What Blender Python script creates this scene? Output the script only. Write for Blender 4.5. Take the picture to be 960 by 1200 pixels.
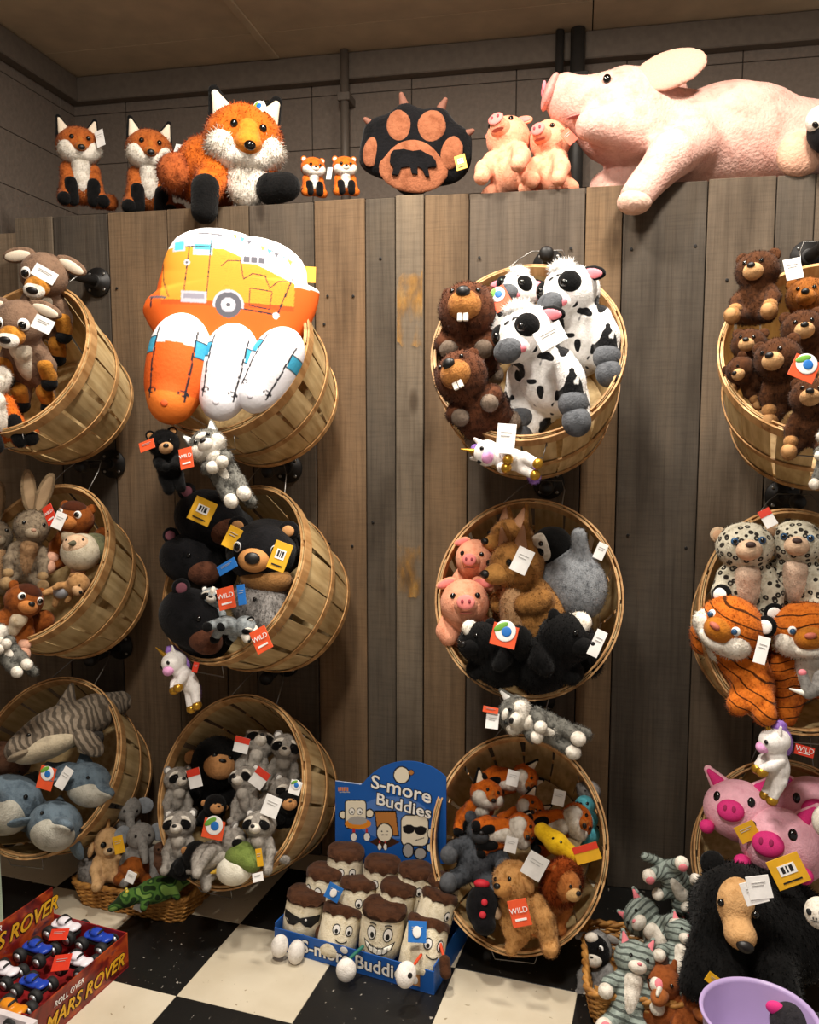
import bpy, bmesh, math, random
import numpy as np
from mathutils import Vector, Matrix, Euler, noise

for o in list(bpy.data.objects): bpy.data.objects.remove(o)
SC = bpy.context.scene
COL = SC.collection
rnd = random.Random(7)
rng = np.random.default_rng(7)

# ------------------------------------------------------------------ camera (solved from floor tiles and wall boards)
YAW, PITCH, FPX, CAMH, CAMD = 0.19870617, 0.10360726, 977.8705, 1.3593874, 2.4174223
FW = Vector((-math.sin(YAW)*math.cos(PITCH), math.cos(YAW)*math.cos(PITCH), -math.sin(PITCH)))
RT = Vector((math.cos(YAW), math.sin(YAW), 0))
UP = RT.cross(FW)
CAM = Vector((0, -CAMD, CAMH))
cd = bpy.data.cameras.new('camera'); cam = bpy.data.objects.new('camera', cd); COL.objects.link(cam)
cam.matrix_world = Matrix(((RT.x, UP.x, -FW.x, CAM.x), (RT.y, UP.y, -FW.y, CAM.y), (RT.z, UP.z, -FW.z, CAM.z), (0, 0, 0, 1)))
cd.sensor_fit = 'HORIZONTAL'; cd.sensor_width = 36.0; cd.lens = 36.0*FPX/960.0; cd.clip_start = .05
SC.camera = cam

# ------------------------------------------------------------------ world, lights, exposure
w = bpy.data.worlds.new('world'); SC.world = w; w.use_nodes = True
w.node_tree.nodes['Background'].inputs[0].default_value = (1.0, .90, .80, 1)
w.node_tree.nodes['Background'].inputs[1].default_value = 0.33
def area(loc, target, power, size, color, spread=math.pi):
    l = bpy.data.lights.new('ceiling_lamp_light', 'AREA'); l.shape = 'DISK'; l.size = size; l.energy = power; l.color = color; l.spread = spread
    o = bpy.data.objects.new('ceiling_lamp_light', l); COL.objects.link(o); o.location = loc
    o.rotation_euler = (Vector(target)-Vector(loc)).to_track_quat('-Z', 'Y').to_euler()
    return o
area((-.58, -.74, 2.77), (-.58, -.70, 0), 38, .20, (1, .93, .83))
area((.38, -.74, 2.77), (.38, -.70, 0), 36, .20, (1, .93, .83))
area((-.4, -2.05, 2.77), (-.4, -1.6, 0), 46, .3, (1, .93, .83))
SC.view_settings.view_transform = 'Standard'; SC.view_settings.look = 'None'
SC.view_settings.exposure = 0.0; SC.view_settings.gamma = 1.0; SC.view_settings.use_curve_mapping = False

# ------------------------------------------------------------------ pixel helpers
def ray(px, py): return FW*FPX + RT*(px-480) - UP*(py-600)
def on_y(px, py, Y): d = ray(px, py); return CAM + d*((Y-CAM.y)/d.y)
def on_z(px, py, Z): d = ray(px, py); return CAM + d*((Z-CAM.z)/d.z)
def on_plane(px, py, P, n): d = ray(px, py); return CAM + d*((P-CAM).dot(n)/d.dot(n))
def depth(P): return (P-CAM).dot(FW)

# ------------------------------------------------------------------ materials
MATS = {}
def lin(c): return tuple(((x/12.92) if x <= .04045 else ((x+.055)/1.055)**2.4) for x in c)
def hexc(h): return lin(tuple(int(h[i:i+2], 16)/255 for i in (0, 2, 4)))
def newmat(name):
    m = bpy.data.materials.new(name); m.use_nodes = True
    nt = m.node_tree; b = nt.nodes['Principled BSDF']
    return m, nt, b
def nd(nt, t, **kw):
    n = nt.nodes.new(t)
    for k, v in kw.items():
        if hasattr(n, k): setattr(n, k, v)
        else: n.inputs[k].default_value = v
    return n
def ramp(nt, fac, stops, interp='LINEAR'):
    r = nt.nodes.new('ShaderNodeValToRGB'); cr = r.color_ramp; cr.interpolation = interp
    while len(cr.elements) < len(stops): cr.elements.new(.5)
    for e, (p, c) in zip(cr.elements, stops): e.position = p; e.color = (*c[:3], 1)
    nt.links.new(fac, r.inputs[0]); return r.outputs[0]
def coords(nt, scale=(1, 1, 1), kind='Object', rot=(0, 0, 0)):
    t = nt.nodes.new('ShaderNodeTexCoord'); mp = nt.nodes.new('ShaderNodeMapping')
    mp.inputs['Scale'].default_value = scale; mp.inputs['Rotation'].default_value = rot
    nt.links.new(t.outputs[kind], mp.inputs[0]); return mp.outputs[0]
def mixc(nt, fac, a, b, mode='MIX'):
    m = nt.nodes.new('ShaderNodeMix'); m.data_type = 'RGBA'; m.blend_type = mode
    for sock, v in ((m.inputs['Factor'], fac), (m.inputs['A'], a), (m.inputs['B'], b)):
        if isinstance(v, (int, float)): sock.default_value = v
        elif isinstance(v, tuple): sock.default_value = (*v[:3], 1)
        else: nt.links.new(v, sock)
    return m.outputs['Result']
def bump(nt, b, h, strength=.3, dist=.01):
    bm = nt.nodes.new('ShaderNodeBump'); bm.inputs['Strength'].default_value = strength; bm.inputs['Distance'].default_value = dist
    nt.links.new(h, bm.inputs['Height']); nt.links.new(bm.outputs[0], b.inputs['Normal'])
def plain(name, col, rough=.6, metal=0, spec=.5, bumpy=0, scale=40):
    if name in MATS: return MATS[name]
    m, nt, b = newmat(name); c = hexc(col) if isinstance(col, str) else col
    b.inputs['Roughness'].default_value = rough; b.inputs['Metallic'].default_value = metal
    b.inputs['Specular IOR Level'].default_value = spec
    n = nd(nt, 'ShaderNodeTexNoise'); n.inputs['Scale'].default_value = scale; n.inputs['Detail'].default_value = 3
    nt.links.new(coords(nt), n.inputs['Vector'])
    nt.links.new(ramp(nt, n.outputs['Fac'], [(.3, tuple(x*.88 for x in c)), (.7, tuple(min(1, x*1.08) for x in c))]), b.inputs['Base Color'])
    if bumpy: bump(nt, b, n.outputs['Fac'], bumpy, .01)
    MATS[name] = m; return m
def furmat(col, col2=None, scale=3.0, pattern=None):
    """plush pile: soft noise colour, velvet sheen, fine bump"""
    key = 'fur_%s_%s_%s' % (col, col2, pattern)
    if key in MATS: return MATS[key]
    m, nt, b = newmat('plush_'+col); c = hexc(col); c2 = hexc(col2) if col2 else tuple(x*.72 for x in c)
    b.inputs['Roughness'].default_value = .95; b.inputs['Specular IOR Level'].default_value = .12
    b.inputs['Sheen Weight'].default_value = .18; b.inputs['Sheen Roughness'].default_value = .5
    b.inputs['Sheen Tint'].default_value = (*[min(1, x*.6+.35) for x in c], 1)
    v = coords(nt)
    n = nd(nt, 'ShaderNodeTexNoise'); n.inputs['Scale'].default_value = scale; n.inputs['Detail'].default_value = 4; n.inputs['Roughness'].default_value = .65
    nt.links.new(v, n.inputs['Vector'])
    out = ramp(nt, n.outputs['Fac'], [(.32, c2), (.52, c), (.75, tuple(min(1, x*1.12) for x in c))])
    if pattern == 'cow':
        q = nd(nt, 'ShaderNodeTexNoise'); q.inputs['Scale'].default_value = 1.5; q.inputs['Detail'].default_value = 1; q.inputs['Distortion'].default_value = .6
        nt.links.new(v, q.inputs['Vector'])
        out = mixc(nt, ramp(nt, q.outputs['Fac'], [(.545, (0, 0, 0)), (.56, (1, 1, 1))]), out, (.008, .008, .009))
    if pattern == 'stripe':
        q = nd(nt, 'ShaderNodeTexWave'); q.wave_type = 'BANDS'; q.bands_direction = 'Z'
        q.inputs['Scale'].default_value = 1.05; q.inputs['Distortion'].default_value = 5; q.inputs['Detail'].default_value = 1.5; q.inputs['Detail Scale'].default_value = .9
        nt.links.new(v, q.inputs['Vector'])
        dk = {'tiger': (.012, .006, .004)}.get(pattern, tuple(x*(.10 if col == 'c0661e' else .28) for x in c))
        out = mixc(nt, ramp(nt, q.outputs['Fac'], [(.92, (0, 0, 0)), (.98, (1, 1, 1))] if col == 'c0661e' else [(.66, (0, 0, 0)), (.80, (1, 1, 1))]), out, dk)
    if pattern == 'leopard':
        q = nd(nt, 'ShaderNodeTexVoronoi'); q.inputs['Scale'].default_value = 3.7; q.inputs['Randomness'].default_value = .85
        nt.links.new(v, q.inputs['Vector'])
        out = mixc(nt, ramp(nt, q.outputs['Distance'], [(.0, (.4, .4, .4)), (.14, (.4, .4, .4)), (.19, (1, 1, 1)), (.36, (1, 1, 1)), (.41, (0, 0, 0))]), out, (.02, .016, .013))
    if pattern == 'shark':
        q = nd(nt, 'ShaderNodeTexWave'); q.wave_type = 'BANDS'; q.bands_direction = 'X'
        q.inputs['Scale'].default_value = 1.5; q.inputs['Distortion'].default_value = 9; q.inputs['Detail'].default_value = 2
        nt.links.new(v, q.inputs['Vector'])
        out = mixc(nt, ramp(nt, q.outputs['Fac'], [(.35, (0, 0, 0)), (.7, (1, 1, 1))]), out, tuple(x*.35 for x in c))
    if pattern == 'camo':
        q = nd(nt, 'ShaderNodeTexNoise'); q.inputs['Scale'].default_value = 1.3; q.inputs['Detail'].default_value = 0
        nt.links.new(v, q.inputs['Vector'])
        out = ramp(nt, q.outputs['Fac'], [(.0, hexc('18280f')), (.44, hexc('3f5f26')), (.52, hexc('24401a')), (.6, hexc('5f7a38'))], 'CONSTANT')
    nt.links.new(out, b.inputs['Base Color'])
    f = nd(nt, 'ShaderNodeTexNoise'); f.inputs['Scale'].default_value = 16; f.inputs['Detail'].default_value = 3
    nt.links.new(v, f.inputs['Vector']); bump(nt, b, f.outputs['Fac'], .22, .04)
    MATS[key] = m; return m
def painted(name, rough=.75):
    """printed cloth / card: the colour stored on the mesh"""
    if name in MATS: return MATS[name]
    m, nt, b = newmat(name); b.inputs['Roughness'].default_value = rough; b.inputs['Specular IOR Level'].default_value = .25
    a = nt.nodes.new('ShaderNodeVertexColor'); a.layer_name = 'print'
    nt.links.new(a.outputs['Color'], b.inputs['Base Color'])
    n = nd(nt, 'ShaderNodeTexNoise'); n.inputs['Scale'].default_value = 9; n.inputs['Detail'].default_value = 2
    nt.links.new(coords(nt), n.inputs['Vector']); bump(nt, b, n.outputs['Fac'], .06, .03)
    MATS[name] = m; return m

def wood_plank_mat():
    m, nt, b = newmat('weathered_barn_board')
    oi = nt.nodes.new('ShaderNodeObjectInfo')
    t = nt.nodes.new('ShaderNodeTexCoord')
    add = nt.nodes.new('ShaderNodeVectorMath'); add.operation = 'MULTIPLY_ADD'
    cx = nt.nodes.new('ShaderNodeCombineXYZ')
    for i in range(3): nt.links.new(oi.outputs['Random'], cx.inputs[i])
    add.inputs[1].default_value = (37, 11, 23)
    nt.links.new(cx.outputs[0], add.inputs[0]); nt.links.new(t.outputs['Object'], add.inputs[2])
    def mapped(s, rot=(0, 0, 0)):
        mp = nt.nodes.new('ShaderNodeMapping'); mp.inputs['Scale'].default_value = s; mp.inputs['Rotation'].default_value = rot
        nt.links.new(add.outputs[0], mp.inputs[0]); return mp.outputs[0]
    # grain streaks
    n1 = nd(nt, 'ShaderNodeTexNoise'); n1.inputs['Scale'].default_value = 1; n1.inputs['Detail'].default_value = 6; n1.inputs['Roughness'].default_value = .68; n1.inputs['Distortion'].default_value = .5
    nt.links.new(mapped((75, 75, 2.4)), n1.inputs['Vector'])
    # broad stains
    n2 = nd(nt, 'ShaderNodeTexNoise'); n2.inputs['Scale'].default_value = 1; n2.inputs['Detail'].default_value = 4
    nt.links.new(mapped((9, 9, 2.6)), n2.inputs['Vector'])
    # cross saw marks
    n3 = nd(nt, 'ShaderNodeTexNoise'); n3.inputs['Scale'].default_value = 1; n3.inputs['Detail'].default_value = 4
    nt.links.new(mapped((14, 14, 190), (0, .12, 0)), n3.inputs['Vector'])
    # knots
    v = nd(nt, 'ShaderNodeTexVoronoi'); v.inputs['Scale'].default_value = 1; nt.links.new(mapped((5.5, .01, 2.1)), v.inputs['Vector'])
    base = oi.outputs['Color']
    g = ramp(nt, n1.outputs['Fac'], [(.25, (.60, .57, .54)), (.5, (.97, .97, .97)), (.78, (1.2, 1.2, 1.2))])
    c = mixc(nt, 1.0, base, g, 'MULTIPLY')
    s = ramp(nt, n2.outputs['Fac'], [(.28, (.50, .47, .44)), (.5, (.95, .95, .95)), (.72, (1.25, 1.18, 1.08))])
    c = mixc(nt, .85, c, s, 'MULTIPLY')
    sw = ramp(nt, n3.outputs['Fac'], [(.32, (.72, .71, .70)), (.5, (1, 1, 1)), (.68, (1.12, 1.12, 1.12))])
    c = mixc(nt, .45, c, sw, 'MULTIPLY')
    kn = ramp(nt, v.outputs['Distance'], [(.0, (.22, .17, .13)), (.05, (.4, .34, .28)), (.10, (1, 1, 1))])
    c = mixc(nt, .8, c, kn, 'MULTIPLY')
    nt.links.new(c, b.inputs['Base Color']); b.inputs['Roughness'].default_value = .8; b.inputs['Specular IOR Level'].default_value = .3
    bump(nt, b, n1.outputs['Fac'], .45, .006)
    return m
def basket_mat(name, dark, light):
    m, nt, b = newmat(name)
    oi = nt.nodes.new('ShaderNodeObjectInfo')
    n = nd(nt, 'ShaderNodeTexNoise'); n.inputs['Scale'].default_value = 1; n.inputs['Detail'].default_value = 5
    nt.links.new(coords(nt, (55, 55, 5)), n.inputs['Vector'])
    n2 = nd(nt, 'ShaderNodeTexNoise'); n2.inputs['Scale'].default_value = 9
    nt.links.new(coords(nt), n2.inputs['Vector'])
    c = ramp(nt, n.outputs['Fac'], [(.3, hexc(dark)), (.65, hexc(light))])
    c = mixc(nt, .8, c, ramp(nt, n2.outputs['Fac'], [(.3, (.78, .74, .68)), (.6, (1.03, 1.03, 1.03))]), 'MULTIPLY')
    c = mixc(nt, .9, c, ramp(nt, oi.outputs['Random'], [(0, (.78, .75, .70)), (1, (1.05, 1.03, 1.0))]), 'MULTIPLY')
    nt.links.new(c, b.inputs['Base Color']); b.inputs['Roughness'].default_value = .6; b.inputs['Specular IOR Level'].default_value = .35
    bump(nt, b, n.outputs['Fac'], .2, .003)
    return m
def tile_mat(name, base, fleck, amt):
    m, nt, b = newmat(name)
    t = nt.nodes.new('ShaderNodeTexCoord'); oi = nt.nodes.new('ShaderNodeObjectInfo')
    ad = nt.nodes.new('ShaderNodeVectorMath'); ad.operation = 'ADD'
    cx = nt.nodes.new('ShaderNodeCombineXYZ'); mu = nt.nodes.new('ShaderNodeMath'); mu.operation = 'MULTIPLY'; mu.inputs[1].default_value = 40
    nt.links.new(oi.outputs['Random'], mu.inputs[0]); nt.links.new(mu.outputs[0], cx.inputs[0]); nt.links.new(mu.outputs[0], cx.inputs[1])
    nt.links.new(t.outputs['Object'], ad.inputs[0]); nt.links.new(cx.outputs[0], ad.inputs[1])
    n = nd(nt, 'ShaderNodeTexNoise'); n.inputs['Scale'].default_value = 75; n.inputs['Detail'].default_value = 2; n.inputs['Distortion'].default_value = .8
    nt.links.new(ad.outputs[0], n.inputs['Vector'])
    n2 = nd(nt, 'ShaderNodeTexNoise'); n2.inputs['Scale'].default_value = 6; n2.inputs['Detail'].default_value = 5
    nt.links.new(ad.outputs[0], n2.inputs['Vector'])
    c = ramp(nt, n.outputs['Fac'], [(amt, hexc(base)), (amt+.05, hexc(fleck))])
    c = mixc(nt, .7, c, ramp(nt, n2.outputs['Fac'], [(.35, (.80, .77, .72)), (.6, (1, 1, 1))]), 'MULTIPLY')
    nt.links.new(c, b.inputs['Base Color']); b.inputs['Roughness'].default_value = .42
    bump(nt, b, n2.outputs['Fac'], .05, .01)
    return m

M_PLANK = wood_plank_mat()
M_SLAT = basket_mat('basket_veneer', 'b99a68', 'e2c998')
M_HOOP = basket_mat('basket_hoop', 'ad7d4a', 'dcb07a')
M_IRON = plain('black_iron', '1c1a19', .5, .4)
M_WIRE = plain('steel_wire', '8d8a86', .35, .9)
M_EYE = plain('black_bead', '050505', .12, 0, .6)
M_NOSE = plain('nose_fabric', '100c0b', .45)
M_WHITE = plain('white_card', 'efece8', .6)
M_RED = plain('red_card', 'd8381e', .5)
M_ORANGE = plain('orange_card', 'e4552a', .5)
M_YEL = plain('yellow_card', 'e0a81a', .5)
M_GREEN = plain('green_card', '6da63b', .5)
M_BLUE = plain('blue_card', '1f6fc0', .5)
M_INK = plain('ink_black', '0a0909', .6)
M_GREY = plain('grey_print', 'bdbab6', .6)
M_STRAP = plain('clear_tag_loop', 'c8c8c8', .3)

# ------------------------------------------------------------------ object helpers
def mesh(name, verts, faces, smooth=True, normals=None):
    me = bpy.data.meshes.new(name)
    me.from_pydata([tuple(v) for v in verts] if not isinstance(verts, np.ndarray) else verts.tolist(), [], faces if not isinstance(faces, np.ndarray) else faces.tolist())
    if smooth: me.polygons.foreach_set('use_smooth', [True]*len(me.polygons))
    me.update()
    if normals is not None: me.normals_split_custom_set_from_vertices(normals)
    return me
def obj(name, me, mat, parent=None, mtx=None):
    o = bpy.data.objects.new(name, me); COL.objects.link(o)
    if mat is not None and not me.materials: me.materials.append(mat)
    if parent is not None: o.parent = parent
    if mtx is not None: o.matrix_local = mtx
    return o
def tag(o, label, cat, group=None):
    o['label'] = label; o['category'] = cat
    if group: o['group'] = group
    return o
def struct(o, label=None):
    o['kind'] = 'structure'
    if label: o['label'] = label
    return o
def empty(name, mtx):
    o = bpy.data.objects.new(name, None); COL.objects.link(o); o.empty_display_size = .05
    o.matrix_world = mtx; return o
class MB:
    """collects simple solids into one mesh"""
    def __init__(s): s.v = []; s.f = []
    def add(s, v, f):
        n = len(s.v); s.v += [tuple(x) for x in v]; s.f += [tuple(i+n for i in q) for q in f]; return s
    def box(s, lo, hi, M=None):
        v = [Vector((x, y, z)) for z in (lo[2], hi[2]) for y in (lo[1], hi[1]) for x in (lo[0], hi[0])]
        if M is not None: v = [M @ q for q in v]
        return s.add(v, [(0, 2, 3, 1), (4, 5, 7, 6), (0, 1, 5, 4), (2, 6, 7, 3), (0, 4, 6, 2), (1, 3, 7, 5)])
    def tube(s, pts, r, n=8, closed=False, cap=True):
        pts = [Vector(p) for p in pts]; N = len(pts); rr = r if isinstance(r, (list, tuple)) else [r]*N
        V = []; prev = None
        for i, p in enumerate(pts):
            a = pts[(i-1) % N] if (closed or i > 0) else p; b = pts[(i+1) % N] if (closed or i < N-1) else p
            t = (b-a).normalized()
            u = prev - t*prev.dot(t) if prev is not None else t.orthogonal()
            u.normalize(); prev = u; w_ = t.cross(u)
            V += [p + (u*math.cos(2*math.pi*k/n) + w_*math.sin(2*math.pi*k/n))*rr[i] for k in range(n)]
        F = []
        for i in range(N if closed else N-1):
            j = (i+1) % N
            F += [(i*n+k, i*n+(k+1) % n, j*n+(k+1) % n, j*n+k) for k in range(n)]
        if cap and not closed: F += [tuple(range(n-1, -1, -1)), tuple((N-1)*n+k for k in range(n))]
        return s.add(V, F)
    def lathe(s, prof, n=24, M=None):
        V = []; F = []
        for (r, z) in prof: V += [Vector((r*math.cos(2*math.pi*k/n), r*math.sin(2*math.pi*k/n), z)) for k in range(n)]
        for i in range(len(prof)-1): F += [(i*n+k, i*n+(k+1) % n, (i+1)*n+(k+1) % n, (i+1)*n+k) for k in range(n)]
        F += [tuple(range(n-1, -1, -1)), tuple((len(prof)-1)*n+k for k in range(n))]
        if M is not None: V = [M @ q for q in V]
        return s.add(V, F)
    def poly(s, pts, y0, y1):
        """outline in the XZ plane extruded from y0 (front) to y1"""
        n = len(pts); V = [Vector((p[0], y0, p[1])) for p in pts] + [Vector((p[0], y1, p[1])) for p in pts]
        return s.add(V, [tuple(range(n)), tuple(range(2*n-1, n-1, -1))] + [(i, i+n, (i+1) % n+n, (i+1) % n) for i in range(n)])
    def mesh(s, name, smooth=False):
        me = mesh(name, s.v, s.f, smooth)
        if smooth == 'auto':
            pass
        return me
def bevelled(me, width, segs=2):
    bm = bmesh.new(); bm.from_mesh(me)
    bmesh.ops.bevel(bm, geom=bm.edges[:], offset=width, segments=segs, affect='EDGES', profile=.5)
    bm.to_mesh(me); bm.free(); return me
def text_mesh(body, size, extrude=.0006, offset=0.0, align='CENTER', shear=0):
    cu = bpy.data.curves.new('lettering', 'FONT'); cu.body = body; cu.size = size; cu.extrude = extrude; cu.offset = offset
    cu.align_x = align; cu.align_y = 'CENTER'; cu.resolution_u = 3; cu.shear = shear
    t = bpy.data.objects.new('lettering', cu); COL.objects.link(t)
    dg = bpy.context.evaluated_depsgraph_get(); me = bpy.data.meshes.new_from_object(t.evaluated_get(dg))
    bpy.data.objects.remove(t); bpy.data.curves.remove(cu)
    me.materials.clear(); return me
XZ = Matrix.Rotation(math.pi/2, 4, 'X')      # text plane XY -> upright XZ facing -Y
# ================================================================== THE SETTING
WALLTOP = 2.011; BACKY = .92; CEIL = 2.80; LEFTX = -2.12
T = .3048; GX, GY, GA = -.9163469, -.6961183, -.1112372
M_TB = tile_mat('black_vinyl_tile', '121110', 'a09a90', .70)
M_TW = tile_mat('cream_vinyl_tile', 'cdc2ac', '8f7f63', .71)
floor = struct(obj('floor', MB().box((-2.4, -3.4, -.03), (1.9, 1.0, -.0035)).mesh('floor'), plain('floor_underlay', '2a2622', .9)))
tb = bevelled(MB().box((-T/2+.0005, -T/2+.0005, -.003), (T/2-.0005, T/2-.0005, 0)).mesh('tile'), .0006, 1)
tb.materials.append(M_TB); tw = tb.copy(); tw.materials.clear(); tw.materials.append(M_TW)
ca, sa = math.cos(GA), math.sin(GA)
for i in range(-5, 9):
    for j in range(-6, 4):
        x = GX + T*((i+.5)*ca - (j+.5)*sa); y = GY + T*((i+.5)*sa + (j+.5)*ca)
        if x < -2.35 or x > 1.6 or y > .2 or y < -2.1: continue
        obj('floor_tile', tw if (i+j) % 2 == 0 else tb, None, floor, Matrix.Translation((x, y, 0)) @ Matrix.Rotation(GA, 4, 'Z'))
# --- barn-board partition
wall = struct(obj('wall_front', MB().box((-1.76, .024, 0), (1.35, .06, WALLTOP-.012)).mesh('wall'), plain('dark_backing', '0d0b0a', .9)))
XS = [-1.761, -1.627, -1.438, -1.24, -1.075, -.975, -.773, -.618, -.528, -.444, -.315, .007, .108, .327, .499, .595, .79, .98, 1.17, 1.35]
PC = ['7d7468', '5a5550', '87735c', '7f6d58', '7a6b58', '6f675e', '937a5e', '6b655d', '8d8579', '907a60', '756d65', '8f785c', '5f5a54', '7f7467', '6b655e', '7f7467', '6a625a', '8a7a66', '7f7467']
for k, c in enumerate(PC):
    x0, x1 = XS[k]+.0015, XS[k+1]-.0015; wd = x1-x0
    dy = rnd.uniform(-.002, .002)+(-.006 if k == 8 else 0)
    me = bevelled(MB().box((-wd/2, dy, 0), (wd/2, .022, WALLTOP+rnd.uniform(-.003, .002))).mesh('board'), .002, 1)
    o = obj('board', me, M_PLANK, wall, Matrix.Translation(((x0+x1)/2, 0, 0)))
    hc_ = hexc(c); gm = sum(hc_)/3; o.color = tuple((.82*x+.18*gm*t)*f for x, t, f in zip(hc_, (1.12, 1.0, .86), (.60, .53, .455)))+(1,)
# nails driven into the boards
nme = MB().lathe([(.0042, 0), (.0042, .0015), (.003, .0022)], 8, Matrix.Rotation(math.pi/2, 4, 'X')).mesh('nail')
for px, py in ((446, 303), (384, 347), (414, 347), (562, 302), (740, 292), (815, 288), (852, 328), (669, 291), (698, 336), (437, 612), (413, 640), (386, 637), (736, 627), (804, 642), (137, 338), (380, 380)):
    p = on_y(px, py, -.0022); obj('nail', nme, M_IRON, wall, Matrix.Translation(p))
# orange old paint showing on one pale board: a thin stain of its own
def stain(px0, px1, py0, py1):
    a = on_y(px0, py0, 0); b_ = on_y(px1, py1, 0); V = []; F = []; n = 14; m_ = 10
    random.seed(int(py0))
    for i in range(n+1):
        t = i/n
        for j in range(m_+1):
            s = j/m_; jag = (random.random()-.5)*.22*abs(2*s-1)**2 if i in (0, n) else 0
            V.append((a.x+(b_.x-a.x)*s, -.0097, a.z+(b_.z-a.z)*(t+jag*(1 if i else 1))))
    for i in range(n):
        for j in range(m_): q = i*(m_+1)+j; F.append((q, q+1, q+m_+2, q+m_+1))
    return mesh('stain', V, F)
def stain_mat():
    m, nt, b = newmat('old_orange_paint')
    n = nd(nt, 'ShaderNodeTexNoise'); n.inputs['Scale'].default_value = 1; n.inputs['Detail'].default_value = 5
    nt.links.new(coords(nt, (45, 45, 14)), n.inputs['Vector'])
    nt.links.new(ramp(nt, n.outputs['Fac'], [(.3, hexc('6a4a22')), (.55, hexc('b5802e')), (.75, hexc('c9a060'))]), b.inputs['Base Color'])
    b.inputs['Roughness'].default_value = .8
    n2 = nd(nt, 'ShaderNodeTexNoise'); n2.inputs['Scale'].default_value = 1; n2.inputs['Detail'].default_value = 4
    nt.links.new(coords(nt, (22, 22, 12)), n2.inputs['Vector'])
    nt.links.new(ramp(nt, n2.outputs['Fac'], [(.40, (0, 0, 0)), (.66, (.7, .7, .7))]), b.inputs['Alpha'])
    return m
MS = stain_mat()
for a in ((466, 496, 322, 405), (466, 494, 640, 700)): obj('paint_stain', stain(*a), MS, wall)
# end board of the recess left of the partition and shelf top behind the boards
sd = struct(obj('trim_1', bevelled(MB().box((LEFTX, .14, 0), (-1.765, .165, 2.0)).mesh('recess_board'), .002, 1), M_PLANK)); sd.color = (*hexc('82705c'), 1)
shelf = struct(obj('trim_2', bevelled(MB().box((-1.76, .062, WALLTOP-.05), (1.35, BACKY-.02, WALLTOP-.004)).mesh('shelf_top'), .002, 1), M_PLANK)); shelf.color = (*hexc('7d6f60'), 1)
# --- painted block wall behind
M_BLOCK = plain('taupe_block_paint', '7e7166', .8, 0, .3, .25, 60)
wb = struct(obj('wall_back', MB().box((LEFTX-.1, BACKY+.012, 0), (1.9, BACKY+.1, CEIL)).mesh('wall_back'), plain('mortar', '5c534b', .9)))
jx = on_y(733, 150, BACKY).x; BW = .4064; BH = .2032
bl = bevelled(MB().box((-BW/2+.0018, 0, -BH/2+.0012), (BW/2-.0018, .03, BH/2-.0012)).mesh('block'), .0015, 1)
for i in range(-6, 5):
    for j in range(9, 14):
        x = jx+BW*(i+.5); z = .02+BH*(j+.5)
        if x-BW/2 < LEFTX-.2 or x > 1.9 or z > CEIL: continue
        obj('concrete_block', bl, M_BLOCK, wb, Matrix.Translation((x, BACKY, z)))
wl = struct(obj('wall_left', MB().box((LEFTX-.1, -3.4, 0), (LEFTX-.012, BACKY+.1, CEIL)).mesh('wall_left'), MATS['mortar']))
bl2 = bevelled(MB().box((0, -BW/2+.0018, -BH/2+.0012), (.03, BW/2-.0018, BH/2-.0012)).mesh('block'), .0015, 1)
for i in range(-7, 1):
    for j in range(14):
        z = .02+BH*(j+.5)
        if z > CEIL: continue
        obj('concrete_block', bl2, M_BLOCK, wl, Matrix.Translation((LEFTX-.03, BACKY-.1+BW*(i+.5), z)))
# --- ceiling boards and cove
M_CEIL = plain('ceiling_board_paint', 'd8c2a2', .85, 0, .2, .1, 8)
ceil = struct(obj('ceiling', MB().box((LEFTX-.1, -3.4, CEIL+.012), (1.9, BACKY+.1, CEIL+.05)).mesh('ceiling'), MATS['dark_backing']))
sx = (on_z(245, 0, CEIL).x+on_z(345, 70, CEIL).x)/2; sy = (on_z(22, 66, CEIL).y+on_z(480, 22, CEIL).y)/2
cw, cl = 1.2192, 1.2192
for i in range(-2, 4):
    for j in range(-4, 2):
        x0, x1 = max(sx+cw*i, LEFTX), min(sx+cw*(i+1), 1.9); y0, y1 = sy+cl*j, min(sy+cl*(j+1), BACKY+.02)
        if x1-x0 < .05 or y1-y0 < .03 or y0 < -3.5: continue
        obj('ceiling_board', bevelled(MB().box((x0+.002, y0+.002, CEIL), (x1-.002, y1-.002, CEIL+.012)).mesh('ceiling_board'), .002, 1), M_CEIL, ceil)
bat = MB().box((sx-.016, -3.0, CEIL-.008), (sx+.016, BACKY-.06, CEIL)).mesh('batten'); obj('batten', bevelled(bat, .002, 1), M_CEIL, ceil)
M_COVE = plain('cove_paint', '74685c', .8)
tr = struct(obj('trim_3', bevelled(MB().box((LEFTX, BACKY-.05, CEIL-.10), (1.9, BACKY, CEIL-.002)).mesh('cove'), .004, 1), M_COVE))
tr = struct(obj('trim_4', bevelled(MB().box((LEFTX, -3.4, CEIL-.10), (LEFTX+.05, BACKY-.051, CEIL-.002)).mesh('cove'), .004, 1), M_COVE))
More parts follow.
